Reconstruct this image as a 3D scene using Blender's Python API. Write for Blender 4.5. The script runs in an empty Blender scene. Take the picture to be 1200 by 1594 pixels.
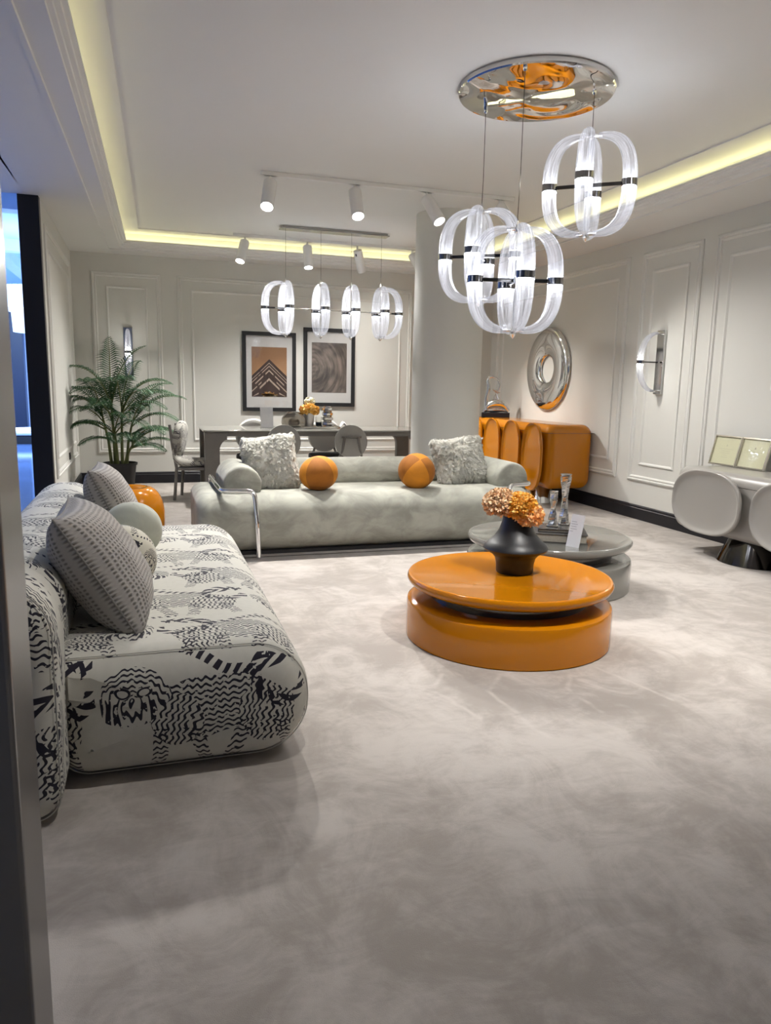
import bpy, bmesh, math, random
from mathutils import Vector, Matrix, noise as mnoise
PI = math.pi
random.seed(7)
S = bpy.context.scene
COL = S.collection
def R(a): return math.radians(a)

# ------------------------------------------------------------------ camera
F, CX, CY, CAMH = 1155.0, 600.0, 797.0, 1.35
yd = Vector((225-CX, 592-CY, F)).normalized()
zd = -Vector((460-CX, 7490-CY, F)).normalized()
zd = (zd - yd*zd.dot(yd)).normalized()
xd = yd.cross(zd)
W = Matrix((xd, yd, zd))                      # camera (x right, y down, z ahead) -> room axes
right, down, ahead = W.col[0], W.col[1], W.col[2]
cam = bpy.data.cameras.new('camera'); cam.sensor_fit = 'VERTICAL'; cam.sensor_height = 36.0
cam.lens = F/1594*36; cam.clip_start = .02
cam.dof.use_dof = True; cam.dof.focus_distance = 4.6; cam.dof.aperture_fstop = 14.0
co = bpy.data.objects.new('camera', cam); COL.objects.link(co)
M = Matrix((right, -down, -ahead)).transposed().to_4x4(); M.translation = (0, 0, CAMH)
co.matrix_world = M; S.camera = co

# ------------------------------------------------------------------ world, exposure
w = bpy.data.worlds.new('world'); S.world = w; w.use_nodes = True
w.node_tree.nodes['Background'].inputs[0].default_value = (.55, .57, .6, 1)
w.node_tree.nodes['Background'].inputs[1].default_value = .15
vs = S.view_settings
vs.view_transform = 'Standard'; vs.look = 'None'; vs.gamma = 1; vs.use_curve_mapping = False
vs.exposure = 0.72
S.cycles.use_denoising = True
S.cycles.max_bounces = 10; S.cycles.diffuse_bounces = 5; S.cycles.glossy_bounces = 5
S.cycles.transparent_max_bounces = 24; S.cycles.transmission_bounces = 8
S.cycles.sample_clamp_indirect = 4; S.cycles.caustics_reflective = False; S.cycles.caustics_refractive = False
SPOT_W = 265.0      # one track head
NEAR_FILL = .17          # share of that for the added fill heads out of view
LED_E = 4.6         # cove strips
PEND_E = 40.0       # pendant LED pucks

# ------------------------------------------------------------------ node helpers
class Ex:
    """expression over math nodes"""
    def __init__(s, nt, sock): s.nt, s.s = nt, sock
    def _m(s, op, b=None, c=None, rev=False):
        n = s.nt.nodes.new('ShaderNodeMath'); n.operation = op
        args = [s, b, c]
        if rev: args[0], args[1] = b, s
        for i, a in enumerate(args):
            if a is None: continue
            if isinstance(a, Ex): s.nt.links.new(a.s, n.inputs[i])
            else: n.inputs[i].default_value = a
        return Ex(s.nt, n.outputs[0])
    def __add__(s, b): return s._m('ADD', b)
    __radd__ = __add__
    def __sub__(s, b): return s._m('SUBTRACT', b)
    def __rsub__(s, b): return s._m('SUBTRACT', b, rev=True)
    def __mul__(s, b): return s._m('MULTIPLY', b)
    __rmul__ = __mul__
    def __truediv__(s, b): return s._m('DIVIDE', b)
    def sin(s): return s._m('SINE')
    def abs(s): return s._m('ABSOLUTE')
    def sqrt(s): return s._m('SQRT')
    def floor(s): return s._m('FLOOR')
    def mod(s, b): return s._m('FLOORED_MODULO', b)
    def gt(s, b): return s._m('GREATER_THAN', b)
    def lt(s, b): return s._m('LESS_THAN', b)
    def max(s, b): return s._m('MAXIMUM', b)
    def min(s, b): return s._m('MINIMUM', b)
    def atan2(s, b): return s._m('ARCTAN2', b)
    def step(s, a, b):
        n = s.nt.nodes.new('ShaderNodeMapRange'); n.interpolation_type = 'SMOOTHSTEP'
        s.nt.links.new(s.s, n.inputs[0]); n.inputs[1].default_value = a; n.inputs[2].default_value = b
        return Ex(s.nt, n.outputs[0])

def newmat(name):
    m = bpy.data.materials.new(name); m.use_nodes = True
    nt = m.node_tree; b = nt.nodes['Principled BSDF']
    return m, nt, b
def coord(nt, kind='Object'):
    n = nt.nodes.new('ShaderNodeTexCoord'); return n.outputs[kind]
def noise(nt, vec, scale, detail=4, rough=.5, dist=0):
    n = nt.nodes.new('ShaderNodeTexNoise'); nt.links.new(vec, n.inputs['Vector'])
    n.inputs['Scale'].default_value = scale; n.inputs['Detail'].default_value = detail
    n.inputs['Roughness'].default_value = rough; n.inputs['Distortion'].default_value = dist
    return Ex(nt, n.outputs['Fac'])
def scaled(nt, vec, s):
    n = nt.nodes.new('ShaderNodeMapping'); nt.links.new(vec, n.inputs[0]); n.inputs['Scale'].default_value = s
    return n.outputs[0]
def mixc(nt, fac, a, b):
    n = nt.nodes.new('ShaderNodeMix'); n.data_type = 'RGBA'
    nt.links.new(fac.s, n.inputs[0])
    for i, c in ((6, a), (7, b)):
        if isinstance(c, tuple): n.inputs[i].default_value = (*c, 1)
        else: nt.links.new(c, n.inputs[i])
    return n.outputs[2]
def bumpn(nt, b, h, strength, dist=.01):
    n = nt.nodes.new('ShaderNodeBump'); n.inputs['Strength'].default_value = strength; n.inputs['Distance'].default_value = dist
    nt.links.new(h.s, n.inputs['Height']); nt.links.new(n.outputs[0], b.inputs['Normal'])
def setp(b, **k):
    for a, v in k.items():
        b.inputs[a.replace('_', ' ')].default_value = v
def schlick(nt, f0, nrm=None, pw=5):
    lw = nt.nodes.new('ShaderNodeLayerWeight'); lw.inputs[0].default_value = .5
    if nrm: nt.links.new(nrm, lw.inputs['Normal'])
    return Ex(nt, lw.outputs['Facing'])._m('POWER', pw)*(1-f0) + f0
def plain(name, col, rough=.5, metal=0, var=.06, vs=6, bump=None, bs=80, coat=0, sheen=0, **k):
    m, nt, b = newmat(name)
    v = coord(nt)
    f = noise(nt, v, vs, 5)
    lo = tuple(max(0, c*(1-var)) for c in col); hi = tuple(min(1, c*(1+var)) for c in col)
    nt.links.new(mixc(nt, f, lo, hi), b.inputs['Base Color'])
    setp(b, Roughness=rough, Metallic=metal)
    if coat: b.inputs['Coat Weight'].default_value = coat; b.inputs['Coat Roughness'].default_value = .04
    if sheen: b.inputs['Sheen Weight'].default_value = sheen; b.inputs['Sheen Roughness'].default_value = .35
    if bump: bumpn(nt, b, noise(nt, v, bs, 3), bump, .004)
    setp(b, **k)
    return m
def emis(name, col, strength, base=(.8, .8, .8)):
    m, nt, b = newmat(name)
    setp(b, Base_Color=(*base, 1), Roughness=.4, Emission_Color=(*col, 1), Emission_Strength=strength)
    return m

def tiger(name, s=1.0, ground=((.56, .545, .49), (.65, .635, .575))):
    """cream cloth printed with wavy-stroke tigers: bodies, heads, legs and dashed tails; UV is in metres"""
    m, nt, b = newmat(name)
    uv = coord(nt, 'UV')
    sp = nt.nodes.new('ShaderNodeSeparateXYZ'); nt.links.new(uv, sp.inputs[0])
    n1 = noise(nt, uv, 5/s, 2) - .5
    n2 = noise(nt, scaled(nt, uv, (1, -1, 1)), 5/s, 2) - .5
    n3 = noise(nt, uv, 16/s, 1)
    u = Ex(nt, sp.outputs[0])/s + n1*.07; v = Ex(nt, sp.outputs[1])/s + n2*.07
    CW, CH = .56, .355
    row = (v/CH).floor()
    uu = u + row*.31
    x = uu.mod(CW) - CW/2; y = v.mod(CH) - CH/2
    x = x*(row.mod(2)*2 - 1)
    def wav(t, o, period, duty, amp=.0036, wl=.027):      # wavy pen strokes
        return ((t + (o*(2*PI/wl) + n3*6).sin()*amp)*(2*PI/period)).sin().gt(duty + .30)
    out = None
    # far tiger body, strokes lengthwise
    bx, by = (x + .02)/.185, (y - .025)/.085
    body = (bx*bx + by*by).lt(1.)
    out = body*wav(y, x, .0160, .0)
    # haunch and shoulder, strokes across
    for hx, hy, r_ in ((-.160, -.015, .082), (.080, -.005, .066)):
        q = ((x-hx)*(x-hx) + (y-hy)*(y-hy)*.8).sqrt().lt(r_)
        out = (out*(1 - q)).max(q*wav(x + y*.4, y, .0165, .0))
    # head: muzzle strokes, brow, eyes
    ex_, ey_ = x - .185, y - .060
    d = (ex_*ex_ + ey_*ey_*1.25).sqrt()
    head = d.lt(.086 + n2*.05)
    face = wav(d*.9 + ey_*.6 + n2*.06, ex_, .0160, .0, .003, .021)
    eye = ((ex_.abs() - .026)*(ex_.abs() - .026)*.5 + (ey_ - .016)*(ey_ - .016)).sqrt()
    out = (out*(1 - head)).max(head*face)*(1 - eye.lt(.013)).max(0)
    out = out.max((eye - .0105).abs().lt(.0022)*head)
    # legs
    for lx, tilt in ((-.185, .25), (-.105, -.25), (.045, .35), (.115, -.15)):
        q = (x - lx - y*tilt).abs()
        leg = q.lt(.021)*y.lt(-.03)*y.gt(-.150)
        out = out.max(leg*wav(y, x, .0175, .1))
    # tails: a hoop of thick dashes and a long wandering sweep
    tx, ty = x + .205, y - .085
    td = (tx*tx + ty*ty).sqrt(); ta = ty.atan2(tx)
    out = out.max((td - .068).abs().lt(.0175)*((ta*9 + td*170).sin().gt(-.15))*ta.lt(2.5))
    out = out.max((y - .140 - (x*13).sin()*.030).abs().lt(.013)*((x*170 + y*200).sin().gt(-.1))*x.lt(.14))
    out = out.max((y + .165 - (x*8 + 1.2).sin()*.010 + x*.05).abs().lt(.0075)*((x*230 - y*160).sin().gt(.1))*x.gt(-.02))
    # broken ink
    out = out*noise(nt, uv, 70/s, 1).gt(.36)
    wv = (Ex(nt, sp.outputs[0])*1900).sin()*(Ex(nt, sp.outputs[1])*1900).sin()
    base = mixc(nt, noise(nt, uv, 40, 3), *ground)
    nt.links.new(mixc(nt, out, base, (.014, .012, .024)), b.inputs['Base Color'])
    setp(b, Roughness=.9, Sheen_Weight=.1)
    bumpn(nt, b, wv*.5 + noise(nt, uv, 300, 2), .25, .002)
    return m

# ------------------------------------------------------------------ mesh helpers
class MB:
    def __init__(s): s.v, s.f, s.mi, s.uv = [], [], [], {}
    def face(s, idx, mi=0, uv=None):
        if uv: s.uv[len(s.f)] = uv
        s.f.append(tuple(idx)); s.mi.append(mi)
    def add(s, vs, fs, mi=0, T=None):
        o = len(s.v)
        s.v += [tuple(T @ Vector(p)) if T else tuple(p) for p in vs]
        for f in fs: s.face([o+i for i in f], mi)
        return s
    def box(s, x0, x1, y0, y1, z0, z1, mi=0, T=None):
        v = [(x, y, z) for z in (z0, z1) for y in (y0, y1) for x in (x0, x1)]
        return s.add(v, [(0,2,3,1),(4,5,7,6),(0,1,5,4),(2,6,7,3),(0,4,6,2),(1,3,7,5)], mi, T)
    def lathe(s, prof, n=48, mi=0, T=None, cap=True, flute=None):
        o = len(s.v); pts = []
        for r, z in prof:
            for i in range(n):
                a = 2*PI*i/n; rr = r if not flute else r*(1+flute[1]*math.cos(flute[0]*a))
                pts.append((rr*math.cos(a), rr*math.sin(a), z))
        fs = []
        for k in range(len(prof)-1):
            for i in range(n):
                j = (i+1) % n
                fs.append((k*n+i, k*n+j, (k+1)*n+j, (k+1)*n+i))
        if cap:
            fs.append(tuple(range(n-1, -1, -1))); fs.append(tuple((len(prof)-1)*n+i for i in range(n)))
        return s.add(pts, fs, mi, T)
    def tube(s, path, r, n=12, mi=0, T=None, cap=True, sx=1.0, up=None):
        P = [Vector(p) for p in path]; pts = []; fs = []
        ref = Vector(up) if up else None
        prev = None
        for i, p in enumerate(P):
            t = (P[min(i+1, len(P)-1)] - P[max(i-1, 0)]).normalized()
            if ref is not None: a = (ref - t*ref.dot(t)).normalized()
            else:
                if prev is None:
                    h = Vector((0, 0, 1)) if abs(t.z) < .9 else Vector((1, 0, 0))
                    a = (h - t*h.dot(t)).normalized()
                else: a = (prev - t*prev.dot(t)).normalized()
            prev = a; c = t.cross(a)
            rr = r(i/(len(P)-1)) if callable(r) else r
            for k in range(n):
                g = 2*PI*k/n
                pts.append(p + a*rr*math.cos(g) + c*rr*sx*math.sin(g))
        for i in range(len(P)-1):
            for k in range(n):
                j = (k+1) % n
                fs.append((i*n+k, i*n+j, (i+1)*n+j, (i+1)*n+k))
        if cap:
            fs.append(tuple(range(n-1, -1, -1))); fs.append(tuple((len(P)-1)*n+i for i in range(n)))
        return s.add(pts, fs, mi, T)
    def grid(s, fn, nu, nv, mi=0, closeu=False, uvfn=None, flip=False):
        o = len(s.v)
        for j in range(nv+1):
            for i in range(nu if closeu else nu+1):
                s.v.append(tuple(fn(i/nu, j/nv)))
        w_ = nu if closeu else nu+1
        for j in range(nv):
            for i in range(nu):
                i2 = (i+1) % w_
                q = (o+j*w_+i, o+j*w_+i2, o+(j+1)*w_+i2, o+(j+1)*w_+i)
                uv = None
                if uvfn: uv = [uvfn(i/nu, j/nv), uvfn((i+1)/nu, j/nv), uvfn((i+1)/nu, (j+1)/nv), uvfn(i/nu, (j+1)/nv)]
                if flip:
                    q = q[::-1]; uv = uv[::-1] if uv else None
                s.face(q, mi, uv)
        return s
    def prism(s, poly, h, T=None, mi=0):
        n = len(poly)
        v = [(x, y, 0) for x, y in poly] + [(x, y, h) for x, y in poly]
        fs = [tuple(range(n-1, -1, -1)), tuple(range(n, 2*n))] + [(i, (i+1) % n, n+(i+1) % n, n+i) for i in range(n)]
        return s.add(v, fs, mi, T)
    def build(s, name, mats, parent=None, loc=(0,0,0), rot=(0,0,0), smooth=True, bevel=0, seg=3, sub=0, angle=40, fix=True):
        me = bpy.data.meshes.new(name); me.from_pydata(s.v, [], s.f); me.update()
        if not isinstance(mats, (list, tuple)): mats = [mats]
        for m in mats: me.materials.append(m)
        me.polygons.foreach_set('material_index', s.mi)
        if s.uv:
            l = me.uv_layers.new(name='UVMap').data
            for p in me.polygons:
                u = s.uv.get(p.index)
                if u:
                    for k, li in enumerate(p.loop_indices): l[li].uv = u[k]
        if fix:
            bm = bmesh.new(); bm.from_mesh(me); bmesh.ops.remove_doubles(bm, verts=bm.verts, dist=2e-5); bmesh.ops.recalc_face_normals(bm, faces=bm.faces); bm.to_mesh(me); bm.free()
        o = bpy.data.objects.new(name, me); COL.objects.link(o)
        o.location = loc; o.rotation_euler = rot
        if parent: o.parent = parent
        if bevel:
            b = o.modifiers.new('bevel', 'BEVEL'); b.width = bevel; b.segments = seg; b.limit_method = 'ANGLE'; b.angle_limit = R(35)
        if sub:
            b = o.modifiers.new('sub', 'SUBSURF'); b.levels = sub; b.render_levels = sub
        if smooth:
            me.polygons.foreach_set('use_smooth', [True]*len(me.polygons))
            me.set_sharp_from_angle(angle=R(angle))
        return o

def tag(o, label=None, cat=None, group=None, kind=None):
    for k, v in (('label', label), ('category', cat), ('group', group), ('kind', kind)):
        if v: o[k] = v
    return o
def thing(name, loc, label, cat, group=None, rz=0):
    o = bpy.data.objects.new(name, None); COL.objects.link(o); o.empty_display_size = .05
    o.location = loc; o.rotation_euler = (0, 0, rz)
    return tag(o, label, cat, group)
def node(name, parent, loc=(0,0,0), rot=(0,0,0)):
    o = bpy.data.objects.new(name, None); COL.objects.link(o); o.parent = parent; o.location = loc; o.rotation_euler = rot
    return o
def copy_tree(o, parent=None):
    c = o.copy(); COL.objects.link(c); c.parent = parent
    for ch in [x for x in o.children]: copy_tree(ch, c)
    return c
def place(o, parent, loc=(0,0,0), rot=(0,0,0)):
    c = o.copy(); COL.objects.link(c); c.parent = parent; c.location = loc; c.rotation_euler = rot
    return c
def struct(o): o['kind'] = 'structure'; return o
def spot(parent, loc, aim, W_, ang=62, blend=.6, col=(1, .97, .925), rad=.035, name='lamp'):
    l = bpy.data.lights.new(name, 'SPOT'); l.energy = W_; l.spot_size = R(ang); l.spot_blend = blend
    l.color = col; l.shadow_soft_size = rad
    o = bpy.data.objects.new(name, l); COL.objects.link(o); o.parent = parent; o.location = loc
    o.rotation_euler = (Vector(aim)).to_track_quat('-Z', 'Y').to_euler()
    return o

def rrect(x0, x1, y0, y1, rad, n=8):
    """rounded rectangle, counter-clockwise; rad = radius or (bl, br, tr, tl)"""
    if not isinstance(rad, (tuple, list)): rad = (rad,)*4
    out = []
    for (cx, cy, a0), r in zip(((x0, y0, 180), (x1, y0, 270), (x1, y1, 0), (x0, y1, 90)), rad):
        ax = cx + r if cx == x0 else cx - r; ay = cy + r if cy == y0 else cy - r
        for k in range(n+1):
            a = R(a0 + 90*k/n); out.append((ax + r*math.cos(a), ay + r*math.sin(a)))
    return out
def superell(a, b, p, n=64):
    o = []
    for i in range(n):
        t = 2*PI*i/n; c, s_ = math.cos(t), math.sin(t)
        o.append((a*math.copysign(abs(c)**(2/p), c), b*math.copysign(abs(s_)**(2/p), s_)))
    return o
def puff(x0, x1, z0, z1, rad, y0, y1, rend, mb=None, n=10, ne=8, ny=24, bulge=0.0):
    """a bar of rounded-rectangle section (x, z) along y with soft rounded ends; UV in metres"""
    mb = mb or MB()
    base = rrect(x0, x1, z0, z1, rad, n)
    # densify the straight sides
    ring0 = []
    for i, p in enumerate(base):
        q = base[(i+1) % len(base)]; d = math.dist(p, q); k = max(1, int(d/.05))
        for j in range(k): ring0.append((p[0]+(q[0]-p[0])*j/k, p[1]+(q[1]-p[1])*j/k))
    N = len(ring0); cx, cz = (x0+x1)/2, (z0+z1)/2
    # inward normals
    nor = []
    for i in range(N):
        a, b = ring0[i-1], ring0[(i+1) % N]
        t = Vector((b[0]-a[0], b[1]-a[1])).normalized(); nor.append((-t.y, t.x))
    per = [0]
    for i in range(N): per.append(per[-1] + math.dist(ring0[i], ring0[(i+1) % N]))
    st = []
    for k in range(ne+1):
        a = PI/2*k/ne; st.append((y0 + rend*(1-math.sin(a)), rend*(1-math.cos(a))))
    st = st[::-1]                                   # from end face outward to full section
    ys = [(y0 + rend*(1-math.cos(PI/2*k/ne)), rend*(1-math.sin(PI/2*k/ne))) for k in range(ne+1)]
    for k in range(1, ny): ys.append((y0+rend + (y1-y0-2*rend)*k/ny, 0))
    ys += [(y0+y1-a, b) for a, b in ys[:ne+1][::-1]]
    o = len(mb.v)
    for (yy, ins) in ys:
        for i in range(N):
            px, pz = ring0[i][0]+nor[i][0]*ins, ring0[i][1]+nor[i][1]*ins
            b_ = bulge*math.sin(PI*(yy-y0)/(y1-y0))
            mb.v.append((cx+(px-cx)*(1+b_), yy, cz+(pz-cz)*(1+b_)))
    L = len(ys)
    for j in range(L-1):
        endj = j < ne*.55 or j >= L-1-ne*.55
        for i in range(N):
            i2 = (i+1) % N
            idx = (o+j*N+i, o+j*N+i2, o+(j+1)*N+i2, o+(j+1)*N+i)
            if endj: uv = [(mb.v[q][0]*.9+.17, mb.v[q][2]*.9) for q in idx]
            else: uv = [(per[i], ys[j][0]), (per[i+1], ys[j][0]), (per[i+1], ys[j+1][0]), (per[i], ys[j+1][0])]
            mb.face(idx, 0, uv)
    for j, yy in ((0, y0), (L-1, y1)):
        c = len(mb.v); mb.v.append((cx, yy + (-.012 if j == 0 else .012), cz))
        for i in range(N):
            idx = (o+j*N+i, c, o+j*N+(i+1) % N)
            mb.face(idx, 0, [(mb.v[q][0]*.9+.17, mb.v[q][2]*.9) for q in idx])
    return mb
def cushion(mb, w_, h_, t_, n=40, pinch=.07, p=2.6, rip=0.0, off=0.0, rumple=0.0):
    """square scatter cushion in local x (width), y (height), z (thickness)"""
    def pt(u, v, sgn):
        a, b = 2*u-1, 2*v-1
        e = max(0, (1-abs(a)**p))**.46*max(0, (1-abs(b)**p))**.46
        x = a*w_/2*(1-pinch*(1-b*b)*abs(a)); y = b*h_/2*(1-pinch*(1-a*a)*abs(b))
        z = sgn*(t_/2*e + off)
        if rip: z += sgn*rip*math.sin(a*9+b*4)*math.sin(b*7-a*3)*e
        if rumple: z += sgn*rumple*e*(mnoise.noise((x*9, y*9, sgn*3.1)) + .7*mnoise.noise((x*22, y*22, sgn*7.7)))
        return (x, y, z)
    mb.grid(lambda u, v: pt(u, v, 1), n, n, uvfn=lambda u, v: (u*w_, v*h_))
    mb.grid(lambda u, v: pt(u, v, -1), n, n, uvfn=lambda u, v: (u*w_, v*h_), flip=True)
    return mb
def frame_basis(x, y):
    """rotation whose local x and y run along the given directions"""
    x = Vector(x).normalized(); y = Vector(y); y = (y - x*y.dot(x)).normalized(); z = x.cross(y)
    return Matrix((x, y, z)).transposed()

# ------------------------------------------------------------------ materials
WALL = plain('wall_paint', (.68, .675, .635), .55, var=.02, vs=2)
CEIL = plain('ceiling_paint', (.77, .765, .745), .7, var=.02, vs=1.5)
TRIM = plain('trim_paint', (.74, .735, .70), .5, var=.02)
BLACK = plain('black_lacquer_trim', (.005, .005, .009), .45, var=.1)
BLACKM = plain('black_matt', (.006, .006, .008), .6, var=.2)
CHROME = plain('chrome', (.80, .80, .80), .06, 1, var=.03)
GUN = plain('satin_nickel', (.42, .41, .40), .25, 1, var=.05)
BANDM = plain('band_chrome', (.30, .29, .29), .10, 1, var=.1)
DCHROME = plain('dark_chrome', (.10, .097, .095), .10, 1, var=.1)
STEEL = plain('brushed_steel', (.22, .22, .225), .28, 1, var=.1)
ORANGE = plain('orange_lacquer', (.50, .172, .002), .09, var=.03, vs=2)
GREYL = plain('grey_lacquer', (.205, .20, .18), .14, var=.04, vs=2, coat=.5)
TAUPE = plain('taupe_lacquer', (.315, .30, .278), .3, var=.03, vs=2, coat=.15)
GREYW = plain('grey_stained_wood', (.165, .152, .138), .35, var=.2, vs=9)
CREAMF = plain('pale_chair_fabric', (.60, .585, .55), .9, var=.06, sheen=.2)
GREYF = plain('grey_chair_fabric', (.30, .288, .265), .85, var=.12, vs=12, sheen=.2)
DGREYF = plain('dark_grey_fabric', (.06, .06, .062), .85, var=.2)
POT = plain('charcoal_pot', (.03, .03, .032), .6, var=.2)
SOIL = plain('soil', (.03, .02, .014), .95, var=.4, vs=60)
PAPER = plain('white_paper', (.78, .78, .80), .7, var=.02)
SILVER = plain('silver', (.72, .70, .66), .12, 1, var=.1)
VASE = plain('black_ceramic', (.011, .0115, .014), .42, var=.25, vs=5)
BOOKC = plain('book_cover', (.035, .032, .03), .5, var=.3)
PAGES = plain('book_pages', (.36, .33, .28), .8, var=.2, vs=90)
WHITEP = plain('white_metal', (.80, .79, .78), .4, var=.02)
LENS = emis('lamp_lens', (1, .97, .92), 14)
LED = emis('cove_led', (1, .93, .50), LED_E)
PUCK = emis('pendant_led', (.90, .95, 1), PEND_E); PUCK2 = emis('linear_led', (.86, .94, 1), PEND_E*.36); PUCKUP = emis('pendant_up_led', (.88, .93, 1), PEND_E*.62)
LEAF = plain('palm_leaf', (.020, .076, .024), .6, var=.55, vs=14)
STEM = plain('palm_stem', (.12, .14, .045), .6, var=.3, vs=20)
TIGER = tiger('tiger_print_cloth', 1.15)
TIGERS = tiger('tiger_print_small', .75, ((.36, .345, .31), (.45, .435, .39)))
TIGERB = tiger('tiger_print_ball', .8, ((.68, .65, .54), (.74, .71, .60)))

MARKS = [((1.30, 3.10), (1.19, 2.93)), ((1.19, 2.93), (1.28, 2.62)), ((1.58, 3.03), (1.43, 2.86)), ((1.43, 2.86), (1.46, 2.38)),
         ((1.92, 2.96), (1.80, 2.80)), ((1.80, 2.80), (1.80, 2.53)), ((2.07, 2.98), (2.18, 2.56)), ((1.36, 3.12), (1.39, 3.02))]
def carpet_mat():
    m, nt, b = newmat('carpet'); v = coord(nt)
    sp = nt.nodes.new('ShaderNodeSeparateXYZ'); nt.links.new(v, sp.inputs[0])
    a = noise(nt, v, 1.3, 5, .6, .8); c = noise(nt, scaled(nt, v, (1, .7, 1)), 3.4, 8, .68, 1.2); e = noise(nt, scaled(nt, v, (.6, 1.2, 1)), 7.5, 6, .7, .8)
    f = (a*.36 + c*.40 + e*.24).step(.41, .60)
    base = mixc(nt, f, (.345, .308, .277), (.545, .502, .466))
    # pale lines brushed into the pile around the coffee tables
    wob = noise(nt, v, 5, 2)*.05
    x = Ex(nt, sp.outputs[0]) + wob - .025; y = Ex(nt, sp.outputs[1]) + wob - .025
    ln = None
    for (x0, y0), (x1, y1) in MARKS:
        L2 = (x1-x0)**2 + (y1-y0)**2
        t = ((x - x0)*((x1-x0)/L2) + (y - y0)*((y1-y0)/L2)).max(0).min(1)
        dx, dy = x - x0 - t*(x1-x0), y - y0 - t*(y1-y0)
        d = (dx*dx + dy*dy).sqrt()
        ln = d if ln is None else ln.min(d)
    base = mixc(nt, (1 - ln.step(.0, .020))*noise(nt, v, 9, 2).step(.3, .65)*.55, base, (.62, .575, .535))
    g = noise(nt, v, 420, 2)
    nt.links.new(mixc(nt, g*.30, base, (.30, .27, .245)), b.inputs['Base Color'])
    setp(b, Roughness=.95, Sheen_Weight=.2, Sheen_Roughness=.5)
    bumpn(nt, b, g*.7 + f*.5, .35, .006)
    return m
def velvet(name, col, var=.10, sc=5, sheen=.18):
    m, nt, b = newmat(name); v = coord(nt)
    f = noise(nt, scaled(nt, v, (1, 1, 1.6)), sc, 5, .6, .5).step(.3, .7)
    lo = tuple(c*(1-var) for c in col); hi = tuple(min(1, c*(1+var)) for c in col)
    nt.links.new(mixc(nt, f, lo, hi), b.inputs['Base Color'])
    setp(b, Roughness=.8, Sheen_Weight=sheen, Sheen_Roughness=.3)
    bumpn(nt, b, noise(nt, v, 220, 2), .12, .002)
    return m
def waffle(name):
    m, nt, b = newmat(name); uv = coord(nt, 'UV')
    sp = nt.nodes.new('ShaderNodeSeparateXYZ'); nt.links.new(uv, sp.inputs[0])
    k = 2*PI/.0165; n = noise(nt, uv, 45, 2)*2.4
    h = ((Ex(nt, sp.outputs[0])*k + n).sin()*.5 + .5)*((Ex(nt, sp.outputs[1])*k + n).sin()*.5 + .5)
    fz = noise(nt, uv, 260, 3)
    nt.links.new(mixc(nt, (h*1.35 + fz*.5 - .32).step(0, 1), (.46, .433, .41), (.24, .225, .21)), b.inputs['Base Color'])
    setp(b, Roughness=.95, Sheen_Weight=.05)
    bumpn(nt, b, (1 - h) + fz*.3, .7, .006)
    return m
def glass_rib(name, lit, k=1.0):
    m, nt, b = newmat(name); nt.nodes.remove(b)
    out = nt.nodes['Material Output']; uv = coord(nt, 'UV')
    sp = nt.nodes.new('ShaderNodeSeparateXYZ'); nt.links.new(uv, sp.inputs[0])
    v = Ex(nt, sp.outputs[1])
    st = noise(nt, scaled(nt, uv, (30, 1.4, 1)), 1.0, 3, .65).step(.36, .64)
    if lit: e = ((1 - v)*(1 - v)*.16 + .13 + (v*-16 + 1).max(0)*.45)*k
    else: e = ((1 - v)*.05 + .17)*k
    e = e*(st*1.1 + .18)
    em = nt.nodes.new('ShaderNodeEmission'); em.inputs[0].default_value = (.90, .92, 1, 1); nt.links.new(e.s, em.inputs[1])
    tr = nt.nodes.new('ShaderNodeBsdfTransparent'); tr.inputs[0].default_value = (.74, .74, .76, 1)
    gl = nt.nodes.new('ShaderNodeBsdfGlossy'); gl.inputs['Roughness'].default_value = .12
    bp = nt.nodes.new('ShaderNodeBump'); bp.inputs['Strength'].default_value = .6; bp.inputs['Distance'].default_value = .004
    nt.links.new(st.s, bp.inputs['Height']); nt.links.new(bp.outputs[0], gl.inputs['Normal'])
    fr = schlick(nt, .03, bp.outputs[0], 4)*.7
    df = nt.nodes.new('ShaderNodeBsdfTranslucent'); df.inputs[0].default_value = (.8, .8, .84, 1)
    mx0 = nt.nodes.new('ShaderNodeMixShader'); nt.links.new((st*.10 + .03).s, mx0.inputs[0])
    nt.links.new(tr.outputs[0], mx0.inputs[1]); nt.links.new(df.outputs[0], mx0.inputs[2])
    mx = nt.nodes.new('ShaderNodeMixShader'); nt.links.new(fr.s, mx.inputs[0])
    nt.links.new(mx0.outputs[0], mx.inputs[1]); nt.links.new(gl.outputs[0], mx.inputs[2])
    ad = nt.nodes.new('ShaderNodeAddShader'); nt.links.new(mx.outputs[0], ad.inputs[0]); nt.links.new(em.outputs[0], ad.inputs[1])
    nt.links.new(ad.outputs[0], out.inputs['Surface'])
    return m
def clear_glass(name, tint=(.97, .97, .96), rough=.02):
    m, nt, b = newmat(name)
    setp(b, Base_Color=(*tint, 1), Roughness=rough, IOR=1.45); b.inputs['Transmission Weight'].default_value = 1
    v = coord(nt); bumpn(nt, b, noise(nt, v, 25, 2), .05, .002)
    return m
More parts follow.
